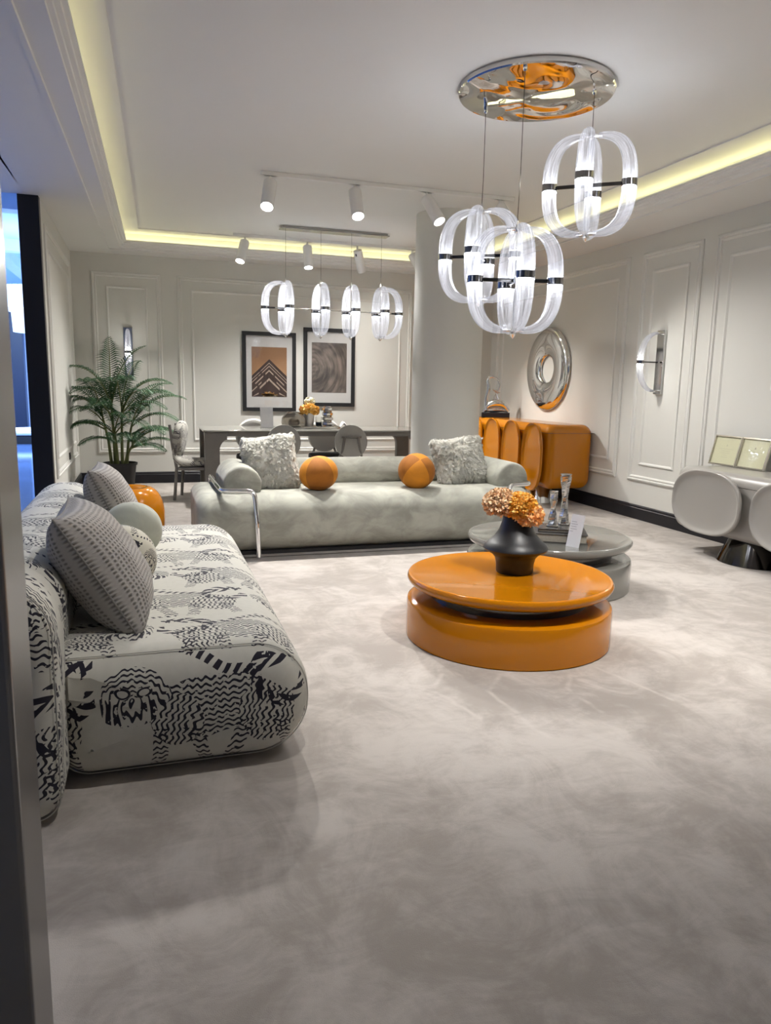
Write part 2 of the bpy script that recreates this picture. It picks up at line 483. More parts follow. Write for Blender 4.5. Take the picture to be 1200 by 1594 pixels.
def pane_glass(name):
    """thin pane: lets the print through, mirrors the lamps"""
    m, nt, b = newmat(name); nt.nodes.remove(b); out = nt.nodes['Material Output']
    tr = nt.nodes.new('ShaderNodeBsdfTransparent'); gl = nt.nodes.new('ShaderNodeBsdfGlossy'); gl.inputs['Roughness'].default_value = .015
    fr = schlick(nt, .045)
    bp = nt.nodes.new('ShaderNodeBump'); bp.inputs['Strength'].default_value = .15; bp.inputs['Distance'].default_value = .01
    nt.links.new(noise(nt, coord(nt), 7, 2).s, bp.inputs['Height']); nt.links.new(bp.outputs[0], gl.inputs['Normal'])
    mx = nt.nodes.new('ShaderNodeMixShader'); nt.links.new(fr.s, mx.inputs[0])
    nt.links.new(tr.outputs[0], mx.inputs[1]); nt.links.new(gl.outputs[0], mx.inputs[2]); nt.links.new(mx.outputs[0], out.inputs['Surface'])
    return m
def wavy_chrome(name):
    m, nt, b = newmat(name); setp(b, Base_Color=(.78, .77, .76, 1), Roughness=.04, Metallic=1)
    bumpn(nt, b, noise(nt, coord(nt), 2.4, 1, .4, .6), .6, .16)
    return m
CARPET = carpet_mat()
VELVET = velvet('sage_velvet', (.33, .33, .285), .24, 4.5)  # mottled nap sheen put in as lighter and darker colour
VELVETB = velvet('pale_velvet', (.50, .52, .44))
ORVELVET = velvet('orange_velvet', (.50, .180, .003), .14, 5, .04)
ORVELVET_SHADE = velvet('orange_velvet_shade', (.29, .095, .002), .14, 5, .04)  # darker copy: velvet nap shading painted onto alternate gores
WAFFLE = waffle('waffle_weave')
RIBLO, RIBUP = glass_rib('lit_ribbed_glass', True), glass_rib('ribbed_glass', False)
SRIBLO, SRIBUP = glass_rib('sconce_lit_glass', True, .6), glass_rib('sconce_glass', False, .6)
SPUCK = emis('sconce_led', (1, .97, .88), 80)
CLEAR = clear_glass('crystal'); SMOKE = clear_glass('smoked_glass', (.55, .52, .48))
PANE = pane_glass('picture_glass')
WAVY = wavy_chrome('rippled_mirror_steel')
def fur_mat():
    m, nt, b = newmat('white_fur'); out = nt.nodes['Material Output']
    f = noise(nt, coord(nt), 30, 2); c = mixc(nt, f, (.86, .845, .79), (.93, .92, .87)); nt.links.new(c, b.inputs['Base Color']); setp(b, Roughness=.9)
    tl = nt.nodes.new('ShaderNodeBsdfTranslucent'); nt.links.new(c, tl.inputs[0])
    mx = nt.nodes.new('ShaderNodeMixShader'); mx.inputs[0].default_value = .5
    nt.links.new(b.outputs[0], mx.inputs[1]); nt.links.new(tl.outputs[0], mx.inputs[2]); nt.links.new(mx.outputs[0], out.inputs['Surface'])
    return m
FUR = fur_mat()
FURB = plain('fur_backing', (.70, .685, .63), .95, var=.1, vs=30)

# ------------------------------------------------------------------ room shell
RX, BY, LX = 4.95, 10.32, -.83
def slab(name, x0, x1, y0, y1, z0, z1, mat, parent=None):
    o = MB().box(x0, x1, y0, y1, z0, z1).build(name, mat, parent, smooth=False)
    if not parent: struct(o)
    return o
floor_ = slab('floor', -1.0, RX, -4, BY, -.1, 0, CARPET)
slab('ceiling', -1.0, RX+.15, -4, BY+.15, 3.10, 3.25, CEIL)
wr = slab('wall_right', RX, RX+.15, -4, BY+.15, -.1, 3.15, WALL)
wb = slab('wall_back', -.99, RX, BY, BY+.15, -.1, 3.15, WALL)
wl = slab('wall_left', -.99, LX, 7.50, BY, -.1, 2.91, WALL)
slab('wall_front', -7.0, RX+.15, -4.15, -4, -.1, 3.9, WALL)
jamb = slab('trim_1', -.995, LX+.003, 7.40, 7.50, 0, 2.91, BLACK)
# upper part over the left wall, up to the raised ceiling
slab('trim_2', -6.5, -.93, -4, 7.40, 2.91, 3.0, CEIL)

# soffit with stepped lip, flat moulding and lit cove
xl = lambda y: -.265 + .0195*(y-3.9)
XRL, YBL = 4.13, 9.70
PROF = [(.25, 3.10), (.25, 2.985), (.0, 2.985), (.0, 2.968), (.022, 2.962), (.026, 2.945), (.05, 2.940), (.054, 2.926), (.076, 2.921), (.08, 2.91),
        (.205, 2.91), (.208, 2.896), (.236, 2.896), (.24, 2.91)]
mb = MB()
endL, endB, endR = .72, BY-YBL+.02, RX-XRL+.02
prof = [(o, o, o, z) for o, z in PROF] + [(endL, endB, endR, 2.91)]
rings = []
for oL, oB, oR, z in prof:
    rings.append([(xl(-4)-oL, -4, z), (xl(YBL)-oL, YBL+oB, z), (XRL+oR, YBL+oB, z), (XRL+oR, -4, z)])
mb.v = [p for r_ in rings for p in r_]
for k in range(len(rings)-1):
    for j in range(3): mb.face((k*4+j, k*4+j+1, (k+1)*4+j+1, (k+1)*4+j))
sof = struct(mb.build('trim_3', CEIL, smooth=False, fix=False))
for nm, a, b in (('led_strip', (xl(-4)-.20, -3.9), (xl(YBL)-.20, YBL+.1)), ('led_strip', (xl(YBL)-.1, YBL+.20), (XRL+.1, YBL+.20)), ('led_strip', (XRL+.20, YBL+.1), (XRL+.20, -3.9))):
    MB().tube([(*a, 2.997), (*b, 2.997)], .009, 6).build(nm, LED, sof, smooth=False)
# thin bead where the raised ceiling starts
bead = MB()
e0 = [(xl(-4)+.09, -4), (xl(YBL)+.09, YBL-.12), (XRL-.12, YBL-.12), (XRL-.12, -4)]
e1 = [(xl(-4)+.14, -4), (xl(YBL)+.14, YBL-.16), (XRL-.16, YBL-.16), (XRL-.16, -4)]
bead.v = [(x, y, z) for z in (3.101, 3.090) for e in (e0, e1) for x, y in e]
for j in range(3):
    bead.face((j, j+1, 8+j+1, 8+j)); bead.face((4+j, 4+j+1, 12+j+1, 12+j)); bead.face((8+j, 8+j+1, 12+j+1, 12+j))
struct(bead.build('trim_4', CEIL, smooth=False))

# wall panels
MP = [(0, 0), (0, .012), (.010, .020), (.022, .022), (.030, .012), (.036, .012), (.044, .018), (.054, .014), (.058, .004), (.062, 0)]
MPI = [(0, 0), (0, .009), (.007, .014), (.016, .014), (.024, .006), (.030, 0)]
def moulding(parent, fn, a0, a1, b0, b1, prof=MP):
    m_ = MB()
    for ins, d in prof:
        m_.v += [fn(a0+ins, b0+ins, d), fn(a1-ins, b0+ins, d), fn(a1-ins, b1-ins, d), fn(a0+ins, b1-ins, d)]
    for k in range(len(prof)-1):
        for j in range(4): m_.face((k*4+j, k*4+(j+1) % 4, (k+1)*4+(j+1) % 4, (k+1)*4+j))
    return m_.build('panel_moulding', TRIM, parent, smooth=False)
fr_ = lambda a, b, d: (RX-d, a, b)
fb_ = lambda a, b, d: (a, BY-d, b)
fl_ = lambda a, b, d: (LX+d, a, b)
for a0, a1 in ((7.02, 10.12), (5.92, 6.80), (3.05, 5.74), (.3, 2.9), (-3.7, .1)):
    moulding(wr, fr_, a0, a1, .40, 2.735)
    moulding(wr, fr_, a0+.17, a1-.17, .575, 2.55, MPI)
for a0, a1 in ((-.60, .24), (.44, 3.68), (3.85, 4.75)):
    moulding(wb, fb_, a0, a1, .405, 2.69)
    moulding(wb, fb_, a0+.17, a1-.17, .565, 2.52, MPI)
moulding(wl, fl_, 7.68, 10.02, .40, 2.73)
moulding(wl, fl_, 7.85, 9.85, .575, 2.55, MPI)
def skirting(name, pts):
    o = MB()
    prof = [(0, 0), (.022, 0), (.022, .115), (.016, .122), (.016, .140), (.010, .150), (0, .150)]
    for d, z in prof:
        for (x, y, nx, ny) in pts: o.v.append((x+nx*d, y+ny*d, z))
    n = len(pts)
    for k in range(len(prof)-1):
        for j in range(n-1): o.face((k*n+j, k*n+j+1, (k+1)*n+j+1, (k+1)*n+j))
    return struct(o.build(name, BLACK, smooth=False))
skirting('baseboard_right', [(RX, -4, -1, 0), (RX, BY, -1, 0)])
skirting('baseboard_back', [(LX, BY, 0, -1), (RX, BY, 0, -1)])
skirting('baseboard_left', [(LX, 7.5, 1, 0), (LX, BY, 1, 0)])
# round column
colm = MB().lathe([(.368, 0), (.368, 3.15)], 72).build('pillar', WALL, loc=(3.10, 7.545, 0)); struct(colm)
tag(colm, 'round white column behind the pale sofa')
# brushed steel post in the doorway, close to the lens
post = MB().box(-.46, -.150, .86, 1.0, 0, 3.0).build('trim_5', STEEL, smooth=False, bevel=.006); struct(post)

# corridor seen through the doorway
BLUEF = plain('blue_marble', (.10, .17, .34), .08, var=.6, vs=1.4)
BLUEW = plain('corridor_wall', (.55, .62, .78), .5, var=.03)
BLUEC = plain('corridor_ceiling', (.55, .72, .92), .6, var=.03)
slab('floor_corridor', -7.0, -1.0, -4, 24, -.1, -.001, BLUEF)
slab('ceiling_corridor', -7.0, -.99, 7.40, 24, 3.75, 3.85, BLUEC)
slab('wall_corridor_end', -7.0, -.99, 23, 23.15, -.1, 3.85, BLUEW)
slab('wall_corridor_right', -.99, -.9, BY, 23, -.1, 3.85, BLUEW)
slab('wall_corridor_left', -7.1, -7.0, -4, 24, -.1, 3.85, BLUEW)
beam = MB()
for y in (9.6, 11.4, 15): beam.box(-7, -.99, y, y+.28, 3.55, 3.75)
beam.box(-2.6, -2.35, 7.4, 23, 3.55, 3.75)
struct(beam.build('ceiling_beam', plain('beam_white', (.8, .82, .86), .6), smooth=False))
dl = MB().box(-3.42, -3.11, 22.6, 22.9, 0, 3.1).build('corridor_door', plain('navy_panel', (.012, .018, .04), .4), bevel=.01)
tag(dl, 'tall dark door panel at the far end of the blue corridor', 'door')
CURT = emis('lamp_fringe', (.72, .82, 1), .6)
t = thing('fringe_chandelier', (-1.55, 14, 0), 'white two-tier fringed chandelier hanging in the blue corridor', 'chandelier')
MB().lathe([(.76, 2.46), (.78, 2.80), (.70, 2.81)], 96, flute=(48, .015)).build('upper_tier', CURT, t)
MB().lathe([(.50, 2.10), (.52, 2.455), (.46, 2.458)], 96, flute=(36, .015)).build('lower_tier', CURT, t)
MB().tube([(0, 0, 2.8), (0, 0, 3.75)], .012, 8).build('hanging_rod', CHROME, t)
t = thing('round_display_plinth', (-2.35, 17.5, 0), 'low round black and white plinth on the blue corridor floor', 'plinth')
MB().lathe([(.60, 0), (.60, .16), (.57, .18)], 48).build('base', BLACKM, t)
MB().lathe([(.62, .18), (.64, .22), (.62, .27), (.56, .28)], 48).build('top', PAPER, t)
for y in (9.5, 14, 19):  # area lights without fixtures, added to light the corridor blue
    l = bpy.data.lights.new('corridor_fill', 'AREA'); l.energy = 15 if y < 10 else 380; l.size = 2.0; l.color = (.48, .69, 1)
    o = bpy.data.objects.new('corridor_fill', l); COL.objects.link(o); o.location = (-3.2, y, 3.5)
l = bpy.data.lights.new('corridor_fill', 'AREA'); l.energy = 12; l.size = 2.0; l.color = (.80, .86, 1)  # unseen area light added for a lilac tint on the left soffit
o = bpy.data.objects.new('corridor_fill', l); COL.objects.link(o); o.location = (-4.2, 2.5, 2.8)
sk = thing('wall_socket', (LX, 9.0, .49), 'small black wall socket low on the left wall', 'socket')
MB().box(0, .010, -.045, .045, -.045, .045).build('plate', BLACKM, sk, bevel=.003)
MB().lathe([(.024, 0), (.024, .004), (.018, .001)], 20, T=Matrix.Translation((.0095, 0, 0)) @ Matrix.Rotation(PI/2, 4, 'Y')).build('outlet', BLACK, sk)

# ------------------------------------------------------------------ track lights
def track_light(loc, x0, x1, heads, label, group, W_=SPOT_W):
    t = thing('track_light', loc, label, 'track light', group)
    MB().box(x0, x1, -.018, .018, -.035, 0).build('track', WHITEP, t, bevel=.004)
    for x, aim, pw, ang in heads:
        d = Vector(aim).normalized()
        q = d.to_track_quat('Z', 'Y').to_matrix().to_4x4()
        h = MB()
        h.lathe([(.050, 0), (.056, .006), (.056, .272), (.051, .278), (.048, .272)], 36, T=Matrix.Translation((0, 0, 0)) @ q)
        ho = h.build('spot_head', WHITEP, t, loc=(x, 0, -.085))
        MB().box(-.055, .055, -.016, .016, .05, .072).tube([(0, 0, .05), (0, 0, -.01)], .011, 10).build('adapter', WHITEP, ho, bevel=.003)
        MB().lathe([(.047, .2735), (.047, .2750)], 32, T=q).build('lens', LENS, ho)
        MB().box(-.008, .008, -.0585, -.0535, .03, .06, T=q).build('switch', BLACKM, ho, smooth=False)
        spot(ho, d*.284, d, W_*pw, ang, 1.0)
    return t
track_light((0, 6.62, 3.10), .98, 3.34, [(1.065, (-.24, -.62, -1), 1.0, 92), (1.80, (-.02, -.58, -1), .75, 96), (2.47, (.33, -.66, -1), .6, 80), (3.19, (.55, -.45, -1), .52, 92)],
            'white ceiling track with spotlights hanging nearer the round column top', 'ceiling track lights')
track_light((0, 9.40, 3.10), 1.06, 3.44, [(1.20, (-.30, -.40, -1), .75, 128), (1.96, (0, -.30, -1), 1.0, 156), (2.60, (.36, .35, -1), .16, 120), (3.33, (.42, -.40, -1), .75, 78)],
            'white ceiling track with spotlights behind the linear chandelier', 'ceiling track lights')
track_light((0, 2.2, 3.10), .4, 4.4, [(.6, (-.15, .15, -1), NEAR_FILL, 100), (1.35, (-.02, 1.72, -1), .46, 36), (2.0, (.02, .32, -1), .62, 78), (2.75, (-.05, 1.72, -1), .46, 36), (3.2, (.10, .32, -1), .42, 78), (4.0, (.42, .62, -.9), .36, 104)],
            'out-of-view white ceiling track with fill spotlights above the open carpet', 'ceiling track lights')  # unseen track added as fill; its table heads follow the brightly lit floor
track_light((0, -1.8, 3.10), .4, 4.4, [(.6, (-.1, .1, -1), NEAR_FILL*.6, 100), (1.9, (0, .1, -1), NEAR_FILL*.6, 100), (3.2, (.1, .1, -1), NEAR_FILL*.6, 100)],
            'unseen white ceiling track with added fill spotlights at the near end of the room', 'ceiling track lights')  # unseen track added behind the camera to fill the room

# ------------------------------------------------------------------ pendant globes
def rib_mesh(t0, t1, mat, name, fat=1.0, PW=2.9):
    """one fluted glass arm in the local xz plane, from the pole angle t0 to t1"""
    A, B = .226, .284
    n, g = 26, 24
    path = []; rad = []
    for i in range(n+1):
        t = t0 + (t1-t0)*i/n
        c, s_ = math.cos(t), math.sin(t)
        path.append(Vector((.012 + A*abs(c)**(2/PW), 0, B*math.copysign(abs(s_)**(2/PW), s_))))
        rad.append((.013 + .033*abs(c)**.75)*fat)
    m_ = MB(); L = [0]
    for i in range(n): L.append(L[-1] + (path[i+1]-path[i]).length)
    for i, p in enumerate(path):
        tn = (path[min(i+1, n)] - path[max(i-1, 0)]).normalized()
        b_ = Vector((0, 1, 0)); a_ = tn.cross(b_)
        for k in range(g):
            f = 2*PI*k/g; r = rad[i]*(1 + .055*(1 if k % 2 else -1))
            m_.v.append(tuple(p + a_*r*math.cos(f)*.92 + b_*r*math.sin(f)*1.08))
    for i in range(n):
        for k in range(g):
            k2 = (k+1) % g
            m_.face((i*g+k, i*g+k2, (i+1)*g+k2, (i+1)*g+k), 0,
                    [(k/g, L[i]/L[n]), ((k+1)/g, L[i]/L[n]), ((k+1)/g, L[i+1]/L[n]), (k/g, L[i+1]/L[n])])
    m_.face(tuple(range(g-1, -1, -1)), 0, [(.5, 0)]*g); m_.face(tuple(n*g+k for k in range(g)), 0, [(.5, 1)]*g)
    o = m_.build(name, mat, angle=80); me = o.data; bpy.data.objects.remove(o); return me
ME_LO = rib_mesh(-R(1.2), -R(87), RIBLO, 'lower_arm')
ME_UP = rib_mesh(R(1.2), R(87), RIBUP, 'upper_arm')
ME_SLO = rib_mesh(-R(2), -R(87), SRIBLO, 'lower_arm', .72, 2.25)
ME_SUP = rib_mesh(R(2), R(87), SRIBUP, 'upper_arm', .72, 2.25)
def mesh_of(mb, name, mat, **k):
    o = mb.build(name, mat, **k); me = o.data; bpy.data.objects.remove(o); return me
_T = Matrix.Translation((.236, 0, 0)) @ Matrix.Diagonal((.95, 1.1, 1, 1))
ME_BAND = mesh_of(MB().lathe([(.045, -.021), (.0495, -.019), (.0495, .019), (.045, .021)], 32, T=_T), 'band', BANDM)
ME_PUCK = mesh_of(MB().lathe([(.040, -.0235), (.042, -.0215)], 24, T=_T).lathe([(.042, .0215), (.040, .0235)], 24, mi=1, T=_T), 'lamp', [PUCK, PUCKUP])
ME_PUCK2 = mesh_of(MB().lathe([(.040, -.0235), (.042, -.0215)], 24, T=_T).lathe([(.042, .0215), (.040, .0235)], 24, T=_T), 'lamp', PUCK2)
_T = Matrix.Translation((.203, 0, 0)) @ Matrix.Diagonal((.60, .80, 1, 1))
ME_SBAND = mesh_of(MB().lathe([(.045, -.021), (.0495, -.019), (.0495, .019), (.045, .021)], 32, T=_T), 'band', BANDM)
ME_SPUCK = mesh_of(MB().lathe([(.040, -.0235), (.042, -.0215)], 24, T=_T).lathe([(.042, .0215), (.040, .0235)], 24, T=_T), 'lamp', SPUCK)
ME_PIN = mesh_of(MB().tube([(.012, 0, .284), (.062, 0, .284)], .0095, 10).tube([(.012, 0, -.284), (.062, 0, -.284)], .0095, 10), 'end_pin', CHROME)
ME_BAR = mesh_of(MB().box(0, .20, -.006, .006, -.010, .010), 'cross_bar', DCHROME, smooth=False)
def inst(name, me, parent, loc=(0,0,0), rz=0):
    o = bpy.data.objects.new(name, me); COL.objects.link(o); o.parent = parent; o.location = loc; o.rotation_euler = (0, 0, rz); return o
def globe(parent, loc, az, sc=1.0, puck=None):
    """one globe of glass arms: part of its chandelier; arms, bands and bars are its sub-parts"""
    g = MB()
    g.lathe([(.008, .262), (.015, .268), (.015, .300), (.007, .306), (.005, .33)], 20)
    g.lathe([(.001, -.330), (.016, -.316), (.022, -.303), (.018, -.292), (.012, -.27)], 20)
    g.tube([(0, 0, -.28), (0, 0, .28)], .0025, 6); g.lathe([(.012, -.016), (.012, .016)], 12)
    go = g.build('globe', CHROME, parent, loc=loc); go.scale = (sc, sc, sc)
    for a in az:
        inst('glass_arm', ME_UP, go, rz=a); inst('glass_arm', ME_LO, go, rz=a)
        inst('band', ME_BAND, go, rz=a); inst('lamp', puck or ME_PUCK, go, rz=a)
        inst('end_pin', ME_PIN, go, rz=a); inst('cross_bar', ME_BAR, go, rz=a)
    return go
CHX, CHY = 2.263, 4.266
t = thing('chandelier', (CHX, CHY, 3.10), 'round mirrored ceiling canopy with three hanging glass globe pendants', 'chandelier')
MB().lathe([(.445, 0), (.456, -.004), (.458, -.030), (.452, -.038), (.35, -.039), (.2, -.0395), (.02, -.040)], 96).build('canopy', WAVY, t, angle=30)
for (x, y, z, a0) in ((2.549, 4.087, 2.542, -7), (2.09, 4.586, 2.184, -12), (2.016, 3.934, 1.949, 13)):
    lx, ly = x-CHX, y-CHY
    MB().tube([(lx, ly, -.03), (lx+.002, ly, (z-3.10)*.5), (lx-.003, ly, (z-3.10)*.7), (lx, ly, z-3.10+.31)], .0022, 6).build('wire', DCHROME, t)
    MB().lathe([(.012, -.034), (.012, -.05), (.006, -.06)], 16, T=Matrix.Translation((lx, ly, 0))).build('wire_fitting', CHROME, t)
    base = math.atan2(-y, -x)
    off = R(a0)
    globe(t, (lx, ly, z-3.10), [base+off+k*PI/2 for k in range(4)], .972)

t = thing('linear_chandelier', (2.15, 8.75, 3.10), 'long chandelier of four glass globes on one bar over the dining table', 'chandelier')
MB().box(-.62, .62, -.065, .065, -.022, 0).box(-.64, .64, -.075, .075, -.035, -.022).build('canopy', GUN, t, bevel=.004)
for k, (x, az) in enumerate(((1.575, (-90, 90, 176)), (1.984, (-89, 91)), (2.349, (-91, 89)), (2.715, (-94, 86, 2)))):
    lx = x - 2.15
    MB().tube([(lx, 0, -.03), (lx, 0, -.61)], .0016, 6).build('wire', DCHROME, t)
    globe(t, (lx, 0, -.90), [R(a) for a in az], puck=ME_PUCK2)
MB().tube([(1.45-2.15, 0, -.90), (2.85-2.15, 0, -.90)], .008, 8).build('long_bar', CHROME, t)

# ------------------------------------------------------------------ wall sconces
def sconce(loc, rz, label):
    """local +y points away from the wall"""
    t = thing('wall_sconce', loc, label, 'wall lamp', 'glass arm wall sconces', rz)
    MB().box(-.055, .055, 0, .028, -.315, .315).build('back_plate', CHROME, t, bevel=.003)
    g = node('glass_bow', t, (0, .045, 0), (0, 0, PI/2))
    inst('glass_arm', ME_SUP, g).scale = (.86, 1, 1); inst('glass_arm', ME_SLO, g).scale = (.86, 1, 1)
    inst('band', ME_SBAND, g); inst('lamp', ME_SPUCK, g)
    inst('cross_bar', ME_BAR, g).scale = (.9, 1, .7)
    MB().tube([(0, .02, .285), (0, .10, .285)], .011, 10).tube([(0, .02, -.285), (0, .10, -.285)], .011, 10).build('arm_mount', CHROME, t)
    return t
sconce((RX-.001, 6.40, 1.63), PI/2, 'chrome wall sconce with clear glass bow on the right wall panel')
sconce((-.185, BY-.001, 1.70), PI, 'chrome wall sconce partly hidden behind the palm fronds')

# ------------------------------------------------------------------ tiger print sofa
SY0, SY1 = 2.47, 4.90
t = thing('patterned_sofa', (0, 0, 0), 'long low sofa in cream cloth with black wavy tiger print', 'sofa')
seat = puff(-.33, .545, .012, .452, (.12, .20, .215, .06), SY0, SY1, .13, bulge=0).build('seat', TIGER, t, angle=60)
puff(-.66, -.288, .012, .735, (.06, .06, .16, .17), 2.62, SY1+.02, .11).build('backrest', TIGER, t, angle=60)
puff(-.68, -.278, .012, .775, (.08, .09, .18, .18), 2.26, 2.60, .07, ny=4).build('end_bolster', TIGER, t, angle=60)
# welt seams round the front end of the seat and the bolster
PIPE = plain('cream_piping', (.50, .485, .44), .9, var=.05)
def welt(x0, x1, z0, z1, rad, y, name='piping'):
    rr = rrect(x0, x1, z0, z1, rad, 10); rr.append(rr[0])
    return MB().tube([(x, y, z) for x, z in rr], .0022, 6, cap=False).build(name, PIPE, t)
welt(-.33+.012, .545-.012, .024, .452-.012, (.11, .19, .205, .05), SY0+.062)
welt(-.68+.006, -.278-.006, .018, .775-.006, (.07, .08, .17, .17), 2.285)
MB().box(-.60, .42, SY0+.25, SY1-.2, 0, .05).build('plinth', BLACKM, t, smooth=False)

def put_cushion(name, loc, xdir, ydir, size, thick, mat, label, group, pinch=.07, n=40, p=2.6, rip=.004):
    o = cushion(MB(), size[0], size[1], thick, n, pinch, p, rip).build(name, mat, angle=75)
    M_ = frame_basis(xdir, ydir).to_4x4(); M_.translation = loc; o.matrix_world = M_
    tag(o, label, 'cushion', group)
    e = []                                       # stitched edge
    for s_, (a, b) in enumerate((((-1, -1), (1, -1)), ((1, -1), (1, 1)), ((1, 1), (-1, 1)), ((-1, 1), (-1, -1)))):
        for k in range(14):
            q = k/14; u, v = a[0]+(b[0]-a[0])*q, a[1]+(b[1]-a[1])*q
            e.append((u*size[0]/2*(1-pinch*(1-v*v)*abs(u)), v*size[1]/2*(1-pinch*(1-u*u)*abs(v)), 0))
    e.append(e[0])
    MB().tube(e, .0035, 6, cap=False).build('edge_seam', mat, o)
    return o
put_cushion('woven_cushion', (-.175, 2.93, .660), (.02, 1, .02), (-.26, .08, .44), (.47, .52), .27, WAFFLE,
            'large grey waffle-weave cushion at the near end of the patterned sofa', 'grey waffle cushions')
put_cushion('woven_cushion', (-.185, 4.36, .665), (.05, 1, .0), (-.20, .12, .44), (.47, .47), .23, WAFFLE,
            'grey waffle-weave cushion at the far end of the patterned sofa beside the orange stool', 'grey waffle cushions')
def ball(name, loc, r, rz, mat, mat2, label, group=None, tilt=(0, 0, 0), seams=6, uvs=1.0):
    """soft round cushion sewn from gores"""
    m_ = MB(); n = seams*8
    def pt(u, v):
        th = 2*PI*u; ph = PI*(v-.5)
        k = 1 - .016*(1 - abs(math.sin(th*seams/2)))**4*math.cos(ph)
        return (r*k*math.cos(ph)*math.cos(th), r*k*math.cos(ph)*math.sin(th), rz*math.sin(ph)*k)
    o0 = len(m_.f)
    m_.grid(pt, n, 26, closeu=True, uvfn=lambda u, v: (u*2*PI*r*uvs, v*PI*r*uvs))
    for j in range(26):
        for i in range(n): m_.mi[o0+j*n+i] = (i//8) % 2
    o = m_.build(name, [mat, mat2], loc=loc, rot=tilt, angle=60)
    b = MB().lathe([(.016, -.006), (.014, .0), (.001, .004)], 16, T=Matrix.Translation((0, 0, rz*.985))).build('button', mat, o)
    return tag(o, label, 'cushion', group)
ball('ball_cushion', (-.085, 3.96, .45+.142), .150, .142, VELVETB, VELVETB, 'pale green velvet ball cushion on the patterned sofa', tilt=(.2, .1, 0))
ball('ball_cushion', (-.125, 3.27, .45+.147), .152, .147, TIGERB, TIGERB, 'cream ball cushion with black wavy strokes on the patterned sofa', tilt=(.5, .4, 2.5), uvs=1.0)

# ------------------------------------------------------------------ orange ring stool
t = thing('pebble_stool', (-.16, 6.15, 0), 'glossy orange rounded stool with a dimpled top behind the patterned sofa', 'stool')
pr = [(.17, 0), (.22, .02), (.265, .10), (.285, .22), (.285, .32), (.27, .41), (.235, .48), (.19, .515), (.15, .52), (.11, .505), (.075, .475), (.04, .45), (.002, .44)]
MB().lathe(pr, 64).build('body', ORANGE, t, sub=1, angle=80)

# ------------------------------------------------------------------ pale velvet sofa
GX0, GX1, GY0 = .345, 3.205, 5.66
t = thing('velvet_sofa', (0, 0, 0), 'long pale grey velvet sofa with bolster arms and chrome tube frame', 'sofa')
# built along local y, then turned so that y runs along room x
def puffx(x0, x1, y0, y1, z0, z1, rad, rend, name, mat, parent, **k):
    o = puff(-y1, -y0, z0, z1, rad, x0, x1, rend, **k).build(name, mat, parent, angle=60)
    o.rotation_euler = (0, 0, -PI/2); return o
puffx(GX0, GX1, GY0, 6.62, .035, .492, (.05, .17, .19, .06), .10, 'seat', VELVET, t, ny=30)
MB().tube([(.86, 6.46, .565), (1.9, 6.46, .57), (2.98, 6.46, .565)], .138, 40).build('back_bolster', VELVET, t, bevel=.02)
for x in (.712, 3.075):
    m_ = MB()
    prof = [(.001, -.348), (.118, -.348), (.140, -.343), (.150, -.330), (.152, -.3), (.153, 0), (.152, .30), (.150, .330), (.140, .343), (.118, .348), (.001, .348)]
    T = Matrix.Rotation(PI/2, 4, 'X')
    m_.lathe(prof, 44, T=T).build('arm_bolster', VELVET, t, loc=(x, 6.21, .548))
def smooth_path(pts, rad=.05, n=6):
    P = [Vector(p) for p in pts]; out = [P[0]]
    for a, b, c in zip(P, P[1:], P[2:]):
        d1 = (a-b).normalized(); d2 = (c-b).normalized(); r_ = min(rad, (a-b).length*.48, (c-b).length*.48)
        p0, p2 = b+d1*r_, b+d2*r_
        for k in range(n+1):
            q = k/n; out.append(p0*(1-q)**2 + b*2*q*(1-q) + p2*q*q)
    out.append(P[-1]); return out
for sx in (1, -1):
    cxm = 1.888 if sx > 0 else 1.860
    X = lambda x: cxm + (x-cxm)*sx
    for dx in (0,):
        path = smooth_path([(X(.800), 5.632, .012), (X(.790), 5.632, .30), (X(.775), 5.680, .528), (X(.535), 5.74, .528), (X(.525), 6.10, .530), (X(.525), 6.68, .530), (X(.525), 6.70, .3), (X(.55), 6.70, .012)], .06, 10)
        MB().tube(path, .0195, 16).build('tube_frame', CHROME, t)
MB().box(.52, 3.06, 5.70, 6.58, .0, .05).build('plinth', BLACKM, t, smooth=False)
MB().box(.50, 3.08, 5.688, 5.702, .006, .026).build('plinth_strip', CHROME, t, smooth=False)

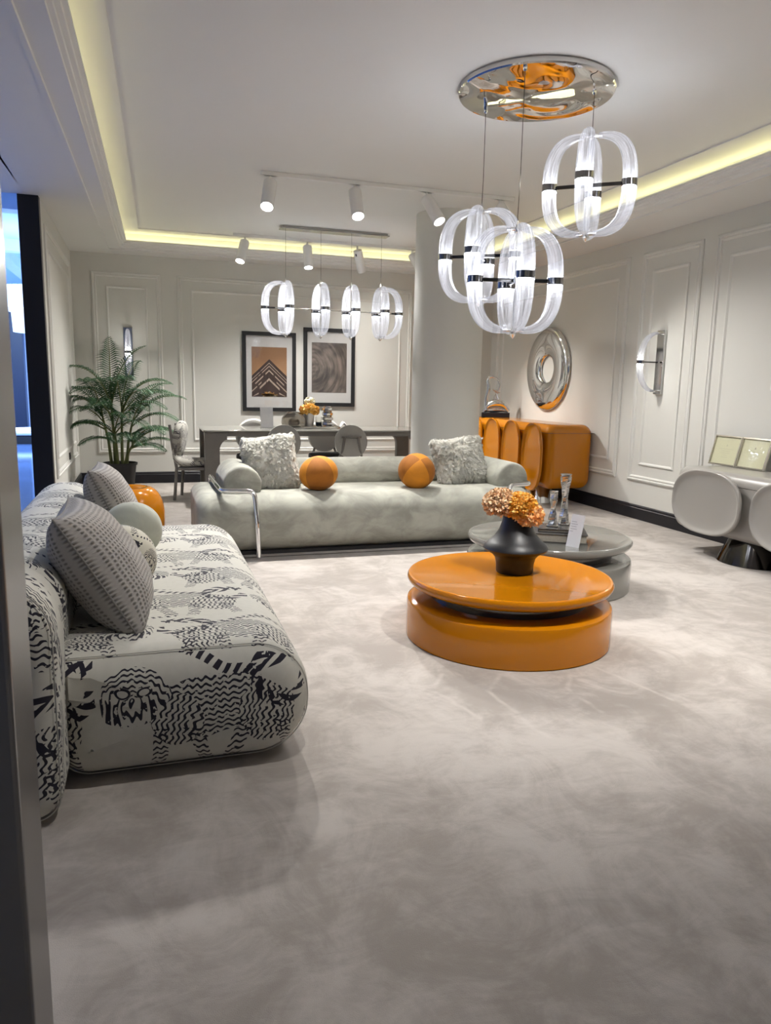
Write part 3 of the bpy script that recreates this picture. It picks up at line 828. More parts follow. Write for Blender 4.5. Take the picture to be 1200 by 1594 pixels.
def fur_pillow(loc, xdir, ydir, size, thick, label, seed):
    rnd = random.Random(seed)
    o = cushion(MB(), size[0], size[1], thick, 44, .04, 2.8, rumple=.011).build('fur_pillow', FURB, angle=75)
    M_ = frame_basis(xdir, ydir).to_4x4(); M_.translation = loc; o.matrix_world = M_
    tag(o, label, 'cushion', 'white fur pillows')
    fm = MB(); me = o.data
    cs = [(p.center.copy(), p.normal.copy(), p.area) for p in me.polygons]
    wts = [max(c[2], 1e-6) for c in cs]
    for c, nrm, ar in rnd.choices(cs, wts, k=1300):
        s_ = math.sqrt(ar)*.6
        tt = Vector((rnd.gauss(0, 1), rnd.gauss(0, 1), rnd.gauss(0, 1))); tt = (tt - nrm*tt.dot(nrm)).normalized(); b_ = nrm.cross(tt)
        c = c + tt*rnd.uniform(-s_, s_) + b_*rnd.uniform(-s_, s_)
        lean = (nrm*.55 + Vector((math.sin(c.x*17+c.y*9), -.7+math.sin(c.y*15-c.x*8)*.6, 0))*.6 + tt*.35).normalized()
        tipc = c + lean*rnd.uniform(.022, .040)
        for q in range(16):
            p0 = c + (tt*rnd.gauss(0, 1) + b_*rnd.gauss(0, 1))*.013
            tip = tipc + (tt*rnd.gauss(0, 1) + b_*rnd.gauss(0, 1))*.004
            md = p0*.55 + tip*.45 + nrm*.005; w_ = (tip-p0).cross(nrm).normalized()*.0017; k = len(fm.v)
            fm.v += [tuple(p0-w_), tuple(p0+w_), tuple(md+w_), tuple(tip), tuple(md-w_)]
            fm.face((k, k+1, k+2, k+3, k+4))
    f_ = fm.build('fur', FUR, o, fix=False); f_['kind'] = 'stuff'
    return o
fur_pillow((.975, 6.15, .690), (1, -.06, .08), (-.25, .27, .92), (.44, .46), .20, 'white fur pillow leaning on the left arm bolster of the velvet sofa', 3)
fur_pillow((2.705, 6.20, .682), (1, .10, .06), (-.06, .32, .95), (.50, .43), .20, 'white fur pillow leaning near the right arm bolster of the velvet sofa', 5)
ball('ball_cushion', (1.335, 5.93, .485+.142), .160, .142, ORVELVET, ORVELVET_SHADE, 'orange velvet ball cushion beside the left fur pillow', 'orange ball cushions', tilt=(R(14), 0, R(-53)), seams=4)
ball('ball_cushion', (2.19, 5.93, .485+.146), .160, .146, ORVELVET, ORVELVET_SHADE, 'orange velvet ball cushion beside the right fur pillow', 'orange ball cushions', tilt=(R(38), R(-20), R(20)), seams=4)

# ------------------------------------------------------------------ coffee tables
def coffee(loc, mat, label, r=.556, zt=.345):
    t = thing('coffee_table', loc, label, 'coffee table', 'round drum coffee tables')
    MB().lathe([(r-.006, 0), (r, .006), (r, .190), (r-.005, .205), (r-.018, .215), (r-.04, .218), (.1, .218)], 128).build('drum_base', mat, t, angle=30)
    MB().lathe([(r-.13, .219), (r-.13, zt-.068)], 96).build('recessed_neck', DCHROME, t, angle=30)
    MB().lathe([(.1, zt-.068), (r-.09, zt-.068), (r-.045, zt-.062), (r-.014, zt-.046), (r, zt-.026), (r-.001, zt-.012), (r-.008, zt-.002), (r-.018, zt), (r-.028, zt-.001), (r-.034, zt-.0035), (.002, zt-.0035)], 128).build('table_top', mat, t, angle=40)
    return t
coffee((1.868, 3.554, 0), ORANGE, 'round glossy orange drum coffee table holding the black vase', .556, .345)
coffee((2.66, 4.50, 0), GREYL, 'round glossy grey drum coffee table holding books and candlesticks', .563, .345)
TT = .3415

# vase and blooms
t = thing('black_vase', (1.925, 3.60, TT), 'matt black flared vase standing on the orange coffee table', 'vase')
MB().lathe([(.001, 0), (.098, 0), (.102, .006), (.104, .05), (.112, .085), (.135, .110), (.168, .125), (.178, .138), (.172, .155), (.145, .177), (.115, .208), (.094, .243), (.082, .280), (.076, .308), (.074, .314), (.068, .308), (.070, .27), (.06, .2)], 72, cap=False).build('body', VASE, t, angle=50)
def bloom(name, parent, loc, r, cols, npet, size, seed, squash=.85, rot=(0, 0, 0), curl=.5):
    rnd = random.Random(seed); m_ = MB()
    for i in range(npet):
        z = 1 - 1.75*(i+.5)/npet; th = i*2.39996
        rr = math.sqrt(max(0, 1-z*z))
        nrm = Vector((rr*math.cos(th), rr*math.sin(th), z)).normalized()
        tt = nrm.cross(Vector((rnd.gauss(0, 1), rnd.gauss(0, 1), rnd.gauss(0, 1)))).normalized(); b_ = nrm.cross(tt)
        L = r*rnd.uniform(.85, 1.06); p = Vector((nrm.x*L, nrm.y*L, nrm.z*L*squash))
        q = p*.62; s_ = size*rnd.uniform(.7, 1.2); k = len(m_.v)
        tip = p + tt*s_*curl
        mid = q*.3 + p*.7 + nrm*.0
        m_.v += [tuple(q-b_*s_*.25), tuple(q+b_*s_*.25), tuple(mid+b_*s_*.5), tuple(tip+b_*s_*.25), tuple(tip-b_*s_*.25), tuple(mid-b_*s_*.5)]
        mi = rnd.randrange(len(cols))
        m_.face((k, k+1, k+2, k+5), mi); m_.face((k+5, k+2, k+3, k+4), mi)
    o = m_.build(name, cols, parent, loc=loc, rot=rot, fix=False, smooth=False); o['kind'] = 'stuff'; return o
BR = [plain('dried_petal', c, .8, var=.12) for c in ((.84, .58, .36), (.92, .72, .48), (.66, .38, .19))]
OR = [plain('orange_petal', c, .7, var=.12) for c in ((.95, .52, .07), (.86, .40, .04), (.98, .62, .18))]
CO = [plain('coral_petal', c, .7, var=.12) for c in ((.95, .55, .24), (.92, .47, .17), (.97, .66, .38))]
WH = [plain('cream_petal', c, .7, var=.08) for c in ((.85, .80, .58), (.88, .85, .70), (.75, .68, .42))]
MUST = [plain('mustard_petal', c, .7, var=.12) for c in ((.84, .43, .06), (.72, .32, .03), (.90, .55, .16))]
GST = plain('flower_stem', (.06, .10, .03), .6, var=.3)
def flower(loc, rz, label, r, cols, npet, size, seed, stem, group, name='flower', **k):
    t = thing(name, loc, label, 'flower', group)
    bloom('petals', t, (0, 0, 0), r, cols, npet, size, seed, **k)
    MB().tube(smooth_path(stem, .03, 4), .0045, 8).build('stem', GST, t)
    MB().lathe([(.001, -.5*r), (.45*r, -.3*r), (.66*r, 0), (.5*r, .3*r), (.001, .5*r)], 18).build('heart', cols[1], t)
    return t
flower((1.828, 3.61, .728), 0, 'dusty brown dried bloom on the left side of the black vase', .100, BR, 1500, .016, 1, [(0, 0, -.03), (.06, -.005, -.11), (.075, -.005, -.30)], 'blooms in the black vase')
flower((1.912, 3.545, .718), 0, 'deep orange pompon bloom in the middle of the black vase', .095, OR, 1800, .013, 2, [(0, 0, -.03), (-.03, .03, -.10), (-.04, .04, -.28)], 'blooms in the black vase')
flower((1.958, 3.53, .672), 0, 'light coral bloom drooping over the right rim of the black vase', .085, CO, 1200, .017, 3, [(-.02, .01, -.02), (-.07, .03, .0), (-.095, .04, -.25)], 'blooms in the black vase')

# books, candlesticks, sign on the grey table
def book(loc, rz, w_, d_, h, label, cover, group='books on the grey coffee table'):
    t = thing('book', loc, label, 'book', group, rz)
    c = MB(); c.box(-w_/2, w_/2, -d_/2, d_/2, 0, .004).box(-w_/2, w_/2, -d_/2, d_/2, h-.004, h).box(-w_/2, -w_/2+.004, -d_/2, d_/2, .004, h-.004)
    c.build('cover', cover, t, smooth=False)
    MB().box(-w_/2+.005, w_/2-.008, -d_/2+.008, d_/2-.008, .0042, h-.0042).build('pages', PAGES, t, smooth=False)
    return t
BRZ = R(-28)
book((2.655, 4.36, TT), BRZ, .36, .30, .058, 'thick dark book lying flat at the bottom of the pair on the grey table', BOOKC)
book((2.66, 4.375, TT+.059), BRZ, .28, .22, .022, 'thin glossy dark book on top of the thick book under the candlesticks', plain('glossy_book', (.05, .048, .048), .15, var=.3))
def candlestick(loc, h, rb, rt, label, rz):
    t = thing('candlestick', loc, label, 'candlestick', 'twisted crystal candlesticks', rz)
    m_ = MB(); n = 6; K = 26
    for k in range(K+1):
        q = k/K; tw = q*2.2
        r = rb*(1-q)**2.2 + rt*q**1.6 + .0045*(1 - (2*q-1)**2) + .004*math.sin(q*9)
        for i in range(n):
            a = 2*PI*i/n + tw; m_.v.append((r*math.cos(a), r*math.sin(a), .012 + q*(h-.012)))
    for k in range(K):
        for i in range(n):
            j = (i+1) % n; m_.face((k*n+i, k*n+j, (k+1)*n+j, (k+1)*n+i))
    m_.face(tuple(range(n-1, -1, -1))); m_.face(tuple(K*n+i for i in range(n)))
    m_.build('shaft', CRYS, t, smooth=False)
    MB().lathe([(rb*1.15, 0), (rb*1.2, .004), (rb*1.1, .012), (rb*.5, .014)], 32).build('foot', CRYS, t)
    MB().lathe([(rt*.75, 0), (rt*1.05, .012), (rt*1.05, .016), (rt*.8, .010)], 32, T=Matrix.Translation((0, 0, h))).build('cup', SILVER, t)
    return t
CRYS, _nt, _b = newmat('mercury_crystal'); setp(_b, Base_Color=(.72, .70, .68, 1), Roughness=.05, Metallic=.75); _b.inputs['Transmission Weight'].default_value = .6
bumpn(_nt, _b, noise(_nt, coord(_nt), 18, 2), .2, .006)
candlestick((2.625, 4.40, TT+.082), .225, .036, .028, 'shorter twisted crystal candlestick on the stacked books', 0)
candlestick((2.735, 4.44, TT+.082), .335, .036, .036, 'taller twisted crystal candlestick on the stacked books', .4)
t = thing('sign_card', (2.60, 4.10, TT), 'small white card in a clear stand leaning before the books on the grey table', 'card stand', rz=R(-62))
TM = Matrix.Rotation(R(-17), 4, 'X')
MB().box(-.047, .047, 0, .003, 0, .215, T=TM).build('card', PAPER, t, smooth=False)
MB().box(-.049, .049, -.0045, -.0015, 0, .218, T=TM).build('clear_front', PANE, t, smooth=False)
m_ = MB()
for k, wd in enumerate((.5, .62, .56, .62, .3)): m_.box(-.04, -.04+.075*wd, -.0012, -.0002, .165-k*.016, .168-k*.016, T=TM)
m_.build('print', plain('grey_ink', (.35, .35, .38), .7), t, smooth=False)

# ------------------------------------------------------------------ dining group
DX0, DX1, DY0, DY1, DZ = .60, 3.30, 8.44, 9.34, .818
t = thing('dining_table', ((DX0+DX1)/2, (DY0+DY1)/2, 0), 'long grey dining table with slab legs and curved inner corners', 'table')
hx, hy = (DX1-DX0)/2, (DY1-DY0)/2
MB().prism(rrect(-hx, hx, -hy, hy, .06, 6), .022, Matrix.Translation((0, 0, DZ-.022))).build('table_top', GREYL, t, bevel=.009)
ap = MB()
for y in (-hy+.06, hy-.06): ap.box(-hx+.2, hx-.2, y-.025, y+.025, DZ-.068, DZ-.023)
ap.box(-hx+.2, hx-.2, -hy+.085, hy-.085, DZ-.045, DZ-.023)
ap.build('apron', GREYW, t, smooth=False)
leg = [(0, 0), (.155, 0), (.165, .10), (.165, .585)] + [(.165+.085*(1-math.cos(R(a))), .585+.125*math.sin(R(a))) for a in range(10, 91, 10)] + [(.25, DZ-.023), (.0, DZ-.023)]
for sx in (1, -1):
    for sy in (1, -1):
        y = -hy+.03 if sy > 0 else hy-.12
        T = Matrix.Translation((-sx*hx + sx*.012, y+.09, 0)) @ Matrix.Rotation(PI/2, 4, 'X')
        pl = leg if sx > 0 else [(-a, b) for a, b in leg][::-1]
        MB().prism(pl, .09, T).build('leg', GREYW, t, bevel=.008, seg=2)

def chair(name, loc, rz, label, group, backm, seatm, legm, thick=.055, r=.19, zc=.70, round_back=True):
    t = thing(name, loc, label, 'chair', group, rz)
    disc = [(.001, -thick/2-.004), (r*.8, -thick/2-.002), (r*.96, -thick*.38), (r, -thick*.1), (r, thick*.1), (r*.96, thick*.38), (r*.8, thick/2+.002), (r*.3, thick/2-.004), (.001, thick/2-.006)]
    T = Matrix.Translation((0, -.235, zc)) @ Matrix.Rotation(R(-8), 4, 'X') @ Matrix.Rotation(-PI/2, 4, 'X')
    MB().lathe(disc, 48, T=T).build('backrest', backm, t)
    MB().tube([(r*math.cos(2*PI*k/48)*.985, -.235-thick*.30, zc+r*math.sin(2*PI*k/48)*.985) for k in range(49)], .006, 8, cap=False, T=Matrix.Translation((0, -.235, zc)) @ Matrix.Rotation(R(-8), 4, 'X') @ Matrix.Translation((0, .235, -zc))).build('back_piping', backm, t)
    pr = superell(.245, .225, 3, 48)
    sm = MB()
    for k, (s_, z) in enumerate(((.90, .395), (.98, .405), (1, .425), (1, .45), (.97, .468), (.85, .478), (.5, .482))):
        sm.v += [(x*s_, y*s_, z) for x, y in pr]
    for k in range(6):
        for i in range(48): sm.face((k*48+i, k*48+(i+1) % 48, (k+1)*48+(i+1) % 48, (k+1)*48+i))
    sm.face(tuple(range(47, -1, -1))); sm.face(tuple(6*48+i for i in range(48)))
    sm.build('seat', seatm, t)
    MB().box(-.20, .20, -.19, .19, .365, .398).build('seat_frame', legm, t, bevel=.01)
    for x in (-1, 1):
        MB().tube([(x*.185, .165, .39), (x*.205, .185, .0)], lambda q: .020-.007*q, 12).build('leg', legm, t)
        MB().tube([(x*.08, -.278, zc+.06), (x*.105, -.272, zc-.10), (x*.165, -.215, .43), (x*.175, -.20, .36), (x*.20, -.235, .0)], lambda q: .017-.003*q, 12).build('leg', legm, t)
    MB().box(-.115, .115, -.285, -.262, zc+.045, zc+.07).build('back_rail', legm, t, bevel=.004)
    return t
chair('dining_chair', (1.445, 8.50, 0), R(4), 'grey round-back dining chair behind the left fur pillow', 'grey round-back dining chairs', GREYF, DGREYF, GREYW)
chair('dining_chair', (2.245, 8.50, 0), R(-2), 'grey round-back dining chair behind the middle of the velvet sofa', 'grey round-back dining chairs', GREYF, DGREYF, GREYW)
chair('pale_dining_chair', (1.30, 9.27, 0), PI+R(3), 'pale round-back dining chair at the far side of the table by the acrylic card', 'pale round-back dining chairs', CREAMF, DGREYF, GREYW, r=.215, zc=.685)
chair('pale_dining_chair', (2.21, 9.27, 0), PI-R(2), 'pale round-back dining chair at the far side of the table behind the crystal tower', 'pale round-back dining chairs', CREAMF, DGREYF, GREYW, r=.215, zc=.685)
# patterned chair at the head of the table: upholstered S-shape in tiger cloth on grey legs
t = thing('patterned_chair', (.560, 8.87, 0), 'dining chair in black and cream tiger print at the left head of the table', 'chair', None, R(-104))
T = Matrix.Translation((0, -.20, .70)) @ Matrix.Rotation(R(-9), 4, 'X') @ Matrix.Rotation(-PI/2, 4, 'X')
m_ = MB()
def pad(u, v, r=.205, th=.11):
    a = 2*PI*u; q = v
    prof = [(0, -th/2), (.85, -th/2+.004), (.97, -th*.3), (1, 0), (.96, th*.32), (.8, th/2), (.4, th/2+.004), (0, th/2+.006)]
    k = min(int(q*7), 6); f = q*7-k; rr = prof[k][0]*(1-f)+prof[k+1][0]*f; z = prof[k][1]*(1-f)+prof[k+1][1]*f
    return T @ Vector((r*rr*math.cos(a)*1.02, r*rr*math.sin(a), z))
m_.grid(pad, 48, 14, closeu=True, uvfn=lambda u, v: (.30*(v if v > .5 else 1-v)*math.cos(2*PI*u)+v*.3, .30*math.sin(2*PI*u)))
m_.build('backrest', TIGERS, t, angle=70)
sc_ = [(-.225, .62), (-.235, .54), (-.215, .47), (-.16, .425), (-.06, .415), (.12, .43), (.225, .445)]
m_ = MB()
for (y, z), th in zip(sc_, (.05, .07, .09, .10, .095, .085, .06)):
    for x in (-.22, -.17, 0, .17, .22):
        m_.v.append((x, y, z + th*.5*(1 if abs(x) < .2 else .4)))
    for x in (.22, .17, 0, -.17, -.22):
        m_.v.append((x, y-.02, z - th*.45*(1 if abs(x) < .2 else .4)))
for k in range(len(sc_)-1):
    for i in range(10):
        j = (i+1) % 10; idx = (k*10+i, k*10+j, (k+1)*10+j, (k+1)*10+i)
        m_.face(idx, 0, [(m_.v[q][0], m_.v[q][1]+m_.v[q][2]) for q in idx])
m_.face(tuple(range(9, -1, -1)), 0, [(0, 0)]*10); m_.face(tuple(60+i for i in range(10)), 0, [(0, .1*i) for i in range(10)])
m_.build('seat', TIGERS, t, sub=1, angle=70)
MB().box(-.20, .20, -.19, .20, .345, .385).build('seat_frame', GREYW, t, bevel=.01)
for x in (-1, 1):
    MB().tube([(x*.19, .175, .37), (x*.205, .19, .0)], lambda q: .022-.007*q, 12).build('leg', GREYW, t)
    MB().tube([(x*.165, -.275, .86), (x*.18, -.245, .62), (x*.185, -.205, .37), (x*.20, -.235, .0)], lambda q: .019-.003*abs(q-.5), 12).build('leg', GREYW, t)

# things on the dining table
t = thing('card_stand', (1.375, 8.90, DZ), 'clear acrylic card stand with white sheet on the dining table', 'card stand')
TM = Matrix.Rotation(R(-12), 4, 'X')
MB().box(-.075, .075, 0, .004, 0, .25, T=TM).build('sheet', PAPER, t, smooth=False)
MB().box(-.08, .08, -.006, -.002, 0, .255, T=TM).build('clear_front', PANE, t, smooth=False)
MB().box(-.08, .08, -.006, .08, 0, .004).build('foot', CLEAR, t, smooth=False)
t = thing('serving_tray', (1.915, 8.94, DZ), 'wide mirrored tray under the vase and crystal on the dining table', 'tray')
MB().prism(superell(.36, .16, 4, 64), .012).build('plate', SILVER, t, bevel=.003)
rm = superell(.355, .155, 4, 64); rm.append(rm[0])
MB().tube([(x, y, .018) for x, y in rm], .008, 8, cap=False).build('rim', SILVER, t)
t = thing('glass_cloche', (1.70, 8.92, DZ+.013), 'smoky glass dome over a silver dish on the dining table', 'cloche')
MB().lathe([(.12, 0), (.15, .008), (.165, .02), (.15, .022), (.001, .016)], 48).build('dish', SILVER, t)
MB().lathe([(.146, .024), (.152, .06), (.142, .11), (.11, .155), (.06, .18), (.001, .188), (.001, .184), (.058, .176), (.107, .152), (.138, .109), (.148, .06), (.142, .024)], 48, cap=False).build('dome', SMOKE, t)
MB().lathe([(.001, .022), (.06, .024), (.075, .05), (.06, .09), (.02, .10), (.001, .10)], 32).build('inner_bowl', SILVER, t)
t = thing('silver_vase', (1.89, 8.92, DZ+.013), 'small pale metallic vase of orange flowers on the dining table', 'vase')
MB().lathe([(.001, 0), (.048, 0), (.05, .01), (.056, .09), (.066, .165), (.062, .167), (.05, .09), (.001, .02)], 32, cap=False).build('body', plain('pale_metal', (.60, .57, .55), .3, .7), t)
for (x, y, z, r, c, sd, lb, st) in ((1.838, 8.905, 1.035, .075, MUST, 11, 'golden orange bloom at the left of the silver vase', (.05, .015, -.10)), (1.938, 8.90, 1.03, .075, MUST, 12, 'golden orange bloom at the right of the silver vase', (-.045, .02, -.10)),
                            (1.89, 8.88, 1.06, .07, OR, 13, 'deep orange bloom at the front centre of the silver vase', (0, .04, -.12)), (1.90, 8.95, 1.135, .065, WH, 14, 'round cream bloom on top of the silver vase', (-.01, -.03, -.2))):
    flower((x, y, z), 0, lb, r, c, 240, .028, sd, [(0, 0, -.02), tuple(a*.6 for a in st), st], 'blooms in the silver vase', squash=.9)
t = thing('glass_tumbler', (2.0, 8.90, DZ+.013), 'small clear glass tumbler between the flowers and crystal tower', 'glass')
MB().lathe([(.001, 0), (.034, 0), (.036, .004), (.038, .125), (.035, .125), (.033, .012), (.001, .010)], 28, cap=False).build('body', CLEAR, t)
MB().lathe([(.033, .014), (.0345, .06), (.001, .06)], 28).build('candle', plain('pale_blue_wax', (.5, .58, .62), .5), t)
t = thing('crystal_tower', (2.115, 8.92, DZ+.013), 'tall candle holder of stacked faceted crystal rings on the dining table', 'candle holder')
for k in range(4):
    z = .02 + k*.058
    MB().lathe([(.052, z), (.069, z+.010), (.069, z+.036), (.052, z+.046)], 10, T=Matrix.Rotation(k*.3, 4, 'Z')).build('crystal_ring', CRYS, t, smooth=False)
    MB().lathe([(.050, z+.046), (.056, z+.048), (.056, z+.056), (.050, z+.058)], 24).build('metal_ring', SILVER, t)
MB().lathe([(.085, 0), (.088, .006), (.08, .018), (.055, .02)], 10).build('foot', CRYS, t, smooth=False)
t = thing('folded_napkin', (2.305, 8.88, DZ), 'small folded white napkin beside the crystal tower', 'napkin')
MB().grid(lambda u, v: ((u-.5)*.10, (v-.5)*.09, .003+.085*max(0, 1-abs(2*u-1)**1.4)*(.75+.25*math.sin(v*9))), 14, 8).build('cloth', PAPER, t)

# ------------------------------------------------------------------ pictures
def picture(name, x0, x1, z0, z1, label, fill, mat_in):
    t = thing(name, ((x0+x1)/2, BY-.001, (z0+z1)/2), label, 'picture')
    W2, H2 = (x1-x0)/2, (z1-z0)/2; fw = .050
    m_ = MB()
    T = lambda x, z, d: (x, -d, z)
    for ins, d in ((0, 0), (0, .034), (fw, .034), (fw, .010)):
        m_.v += [T(-W2+ins, -H2+ins, d), T(W2-ins, -H2+ins, d), T(W2-ins, H2-ins, d), T(-W2+ins, H2-ins, d)]
    for k in range(3):
        for j in range(4): m_.face((k*4+j, k*4+(j+1) % 4, (k+1)*4+(j+1) % 4, (k+1)*4+j))
    m_.build('frame', BLACKM, t, smooth=False)
    MB().box(-W2+.03, W2-.03, -.010, -.004, -H2+.03, H2-.03).build('mount', PAPER_D, t, smooth=False)
    fill(t, W2-fw-mat_in[0], -H2+fw+mat_in[1], H2-fw-mat_in[2])
    MB().box(-W2+fw-.004, W2-fw+.004, -.024, -.022, -H2+fw-.004, H2-fw+.004).build('pane', PANE, t, smooth=False)
    return t
PAPER_D = plain('mount_board', (.62, .61, .60), .75, var=.03)
def pr_pyramid(t, w_, z0, z1):
    SKY, _n, _b = newmat('amber_print_sky'); sp = _n.nodes.new('ShaderNodeSeparateXYZ'); vv = coord(_n); _n.links.new(vv, sp.inputs[0])
    f = (Ex(_n, sp.outputs[2])*2.2 + Ex(_n, sp.outputs[0])*-.6 + noise(_n, vv, 5, 3)*.6 + .1).step(0, 1)
    _n.links.new(mixc(_n, f, (.44, .25, .13), (.25, .125, .055)), _b.inputs['Base Color']); setp(_b, Roughness=.6)
    DK = plain('umber_print', (.045, .024, .020), .6, var=.3, vs=30); LT = plain('cream_print', (.42, .34, .27), .6, var=.25, vs=30); GD = plain('gold_print', (.40, .20, .04), .5, var=.5, vs=40)
    MB().box(-w_, w_, -.0115, -.0105, z0, z1).build('print_sky', SKY, t, smooth=False)
    H = z1-z0; ap = z0+H*.76; sl = H*.34/w_
    P3 = lambda pts, d: [(x, -d, z) for x, z in pts]
    m_ = MB(); zl = ap - w_*sl
    m_.add(P3([(0, ap), (-w_, zl), (-w_, z0), (w_, z0), (w_, zl)], .0120), [(0, 1, 2, 3, 4)])
    m_.build('print_pyramid', DK, t, smooth=False, fix=False)
    m_ = MB(); rnd = random.Random(4)
    def bar(side, xa, xb, drop, th):
        # a stripe parallel to the slope, `drop` below it
        z = lambda x: ap - drop - x*sl
        pts = [(xa, z(xa)), (xb, z(xb)), (xb, z(xb)-th), (xa, z(xa)-th)]
        pts = [(min(x, w_), max(zz, z0)) for x, zz in pts]
        m_.add(P3([(x*side, zz) for x, zz in pts], .0124), [(0, 1, 2, 3)])
    for drop, th, segs in ((.045, .010, ((0, .5), (.55, 1))), (.085, .013, ((0, .42), (.5, .62), (.68, 1))), (.14, .020, ((0, .22), (.35, .8))), (.20, .018, ((.45, .62), (.7, 1))),
                           (.25, .030, ((0, .16), (.2, .55))), (.31, .022, ((.62, 1),)), (.43, .045, ((0, .42), (.5, .85)))):
        for a, b in segs:
            bar(-1, a*w_, b*w_, drop, th); bar(1, a*w_*.9, min(1, b*1.05)*w_, drop*1.02+.004, th)
    m_.build('print_chevrons', LT, t, smooth=False, fix=False)
    m_ = MB()
    for k in range(34):
        a = rnd.uniform(.2, PI-.2); r0, r1 = rnd.uniform(0, .05), rnd.uniform(.06, .13)
        c = Vector((0, 0)); p = Vector((math.cos(a)*r0, math.sin(a)*r0*.5)); q = Vector((math.cos(a)*r1, math.sin(a)*r1*.5))
        n_ = Vector((-(q-p).y, (q-p).x)).normalized()*.007
        m_.add(P3([(v.x, z0+.012+v.y) for v in (p-n_, p+n_, q+n_, q-n_)], .0128), [(0, 1, 2, 3)])
    m_.build('print_gold', GD, t, smooth=False, fix=False)
def pr_swirl(t, w_, z0, z1):
    SW, _n, _b = newmat('taupe_swirl_print'); vv = coord(_n); sp = _n.nodes.new('ShaderNodeSeparateXYZ'); _n.links.new(vv, sp.inputs[0])
    x = Ex(_n, sp.outputs[0]) + .26; z = Ex(_n, sp.outputs[2]) + .02
    d = (x*x + z*z*.8).sqrt(); th = z.atan2(x)
    cmb = _n.nodes.new('ShaderNodeCombineXYZ'); _n.links.new((d*20).s, cmb.inputs[0]); _n.links.new((th*1.1).s, cmb.inputs[1])
    st = noise(_n, cmb.outputs[0], 1.0, 5, .6, .3).step(.3, .72)
    dk = noise(_n, scaled(_n, vv, (1, 1, 1)), 3.2, 2).step(.45, .62)
    c0 = mixc(_n, st, (.06, .048, .042), (.25, .20, .175))
    _n.links.new(mixc(_n, dk*.92*(1-st*.5), c0, (.03, .027, .026)), _b.inputs['Base Color']); setp(_b, Roughness=.6)
    MB().box(-w_, w_, -.0118, -.0105, z0, z1).build('print', SW, t, smooth=False)
picture('pyramid_picture', 1.262, 1.992, .965, 2.028, 'black framed amber print of a striped pyramid on the back wall', pr_pyramid, (.075, .145, .15))
picture('swirl_picture', 2.10, 2.832, 1.04, 2.11, 'black framed taupe swirl print on the back wall', pr_swirl, (.066, .14, .145))

# ------------------------------------------------------------------ potted palm
t = thing('potted_palm', (-.315, 9.42, 0), 'tall green palm in a charcoal pot in the back left corner', 'plant')
MB().lathe([(.001, 0), (.145, 0), (.15, .006), (.188, .345), (.202, .347), (.204, .372), (.190, .374), (.186, .345), (.001, .33)], 48, cap=False).build('pot', POT, t, angle=50)
MB().lathe([(.001, .352), (.18, .345)], 32, cap=False).build('soil', SOIL, t)
rnd = random.Random(21)
def frond(base, az, tilt, L, droop, leaf, npair=24):
    """one feathered palm frond with its stalk"""
    m_ = MB(); P = []
    d = Vector((math.sin(tilt)*math.cos(az), math.sin(tilt)*math.sin(az), math.cos(tilt))); p = Vector(base)
    hz = Vector((math.cos(az), math.sin(az), 0)); K = 22
    for k in range(K+1):
        P.append(p.copy()); q = k/K
        d = (d + (hz*.55 + Vector((0, 0, -1)))*droop*(.25+q*1.5)/K).normalized()
        p = p + d*L/K
    m_.tube(P, lambda q: .0085*(1-q)+.0015, 6, mi=1)
    st = .16
    for i in range(npair):
        q = st + (1-st)*i/(npair-1); f = q*K; k = min(int(f), K-1); c = P[k].lerp(P[k+1], f-k)
        tn = (P[min(k+1, K)]-P[k]).normalized()
        side = tn.cross(Vector((0, 0, 1)));  side = side.normalized() if side.length > .05 else Vector((1, 0, 0))
        upv = side.cross(tn).normalized()
        env = math.sin(PI*min(1, (q-st)/(1-st)*.86+.14))**.7
        for s_ in (-1, 1):
            l = leaf*env*rnd.uniform(.85, 1.1)
            fw = .35 + .6*(q-st)
            ld = (side*s_ + tn*fw + upv*.32 + Vector((0, 0, -.15))).normalized()
            wv = ld.cross(upv).normalized()*(.0052+.0026*env)
            mid = c + ld*l*.5 + upv*.006; tip = c + ld*l*.96 + Vector((0, 0, -l*.30))
            o = len(m_.v)
            m_.v += [tuple(c-wv*.35), tuple(c+wv*.35), tuple(mid+wv), tuple(mid+upv*.004), tuple(mid-wv), tuple(tip)]
            m_.face((o, o+1, o+2, o+3)); m_.face((o, o+3, o+4)); m_.face((o+3, o+2, o+5)); m_.face((o+4, o+3, o+5))
    lim = LX + .018 - t.location.x
    m_.v = [(lim + (p_[0]-lim)*.06 if p_[0] < lim else p_[0], p_[1], p_[2]) for p_ in m_.v]
    return m_.build('frond', [LEAF, STEM], t, fix=False, smooth=False)
A = R
canes = [(-.05, .03, 1.10, -.02, .0), (.03, -.03, 1.02, .02, -.03), (.08, .04, .86, .08, .02), (-.02, -.06, .78, -.02, -.06), (-.09, -.02, .92, -.08, .0), (.06, -.07, .60, .10, -.05)]
for sx, sy, h, lx, ly in canes:
    MB().tube([(sx, sy, .345), (sx+lx*.3, sy+ly*.3, .345+(h-.345)*.5), (sx+lx, sy+ly, h)], lambda q: .020-.009*q, 10).build('stem', STEM, t)
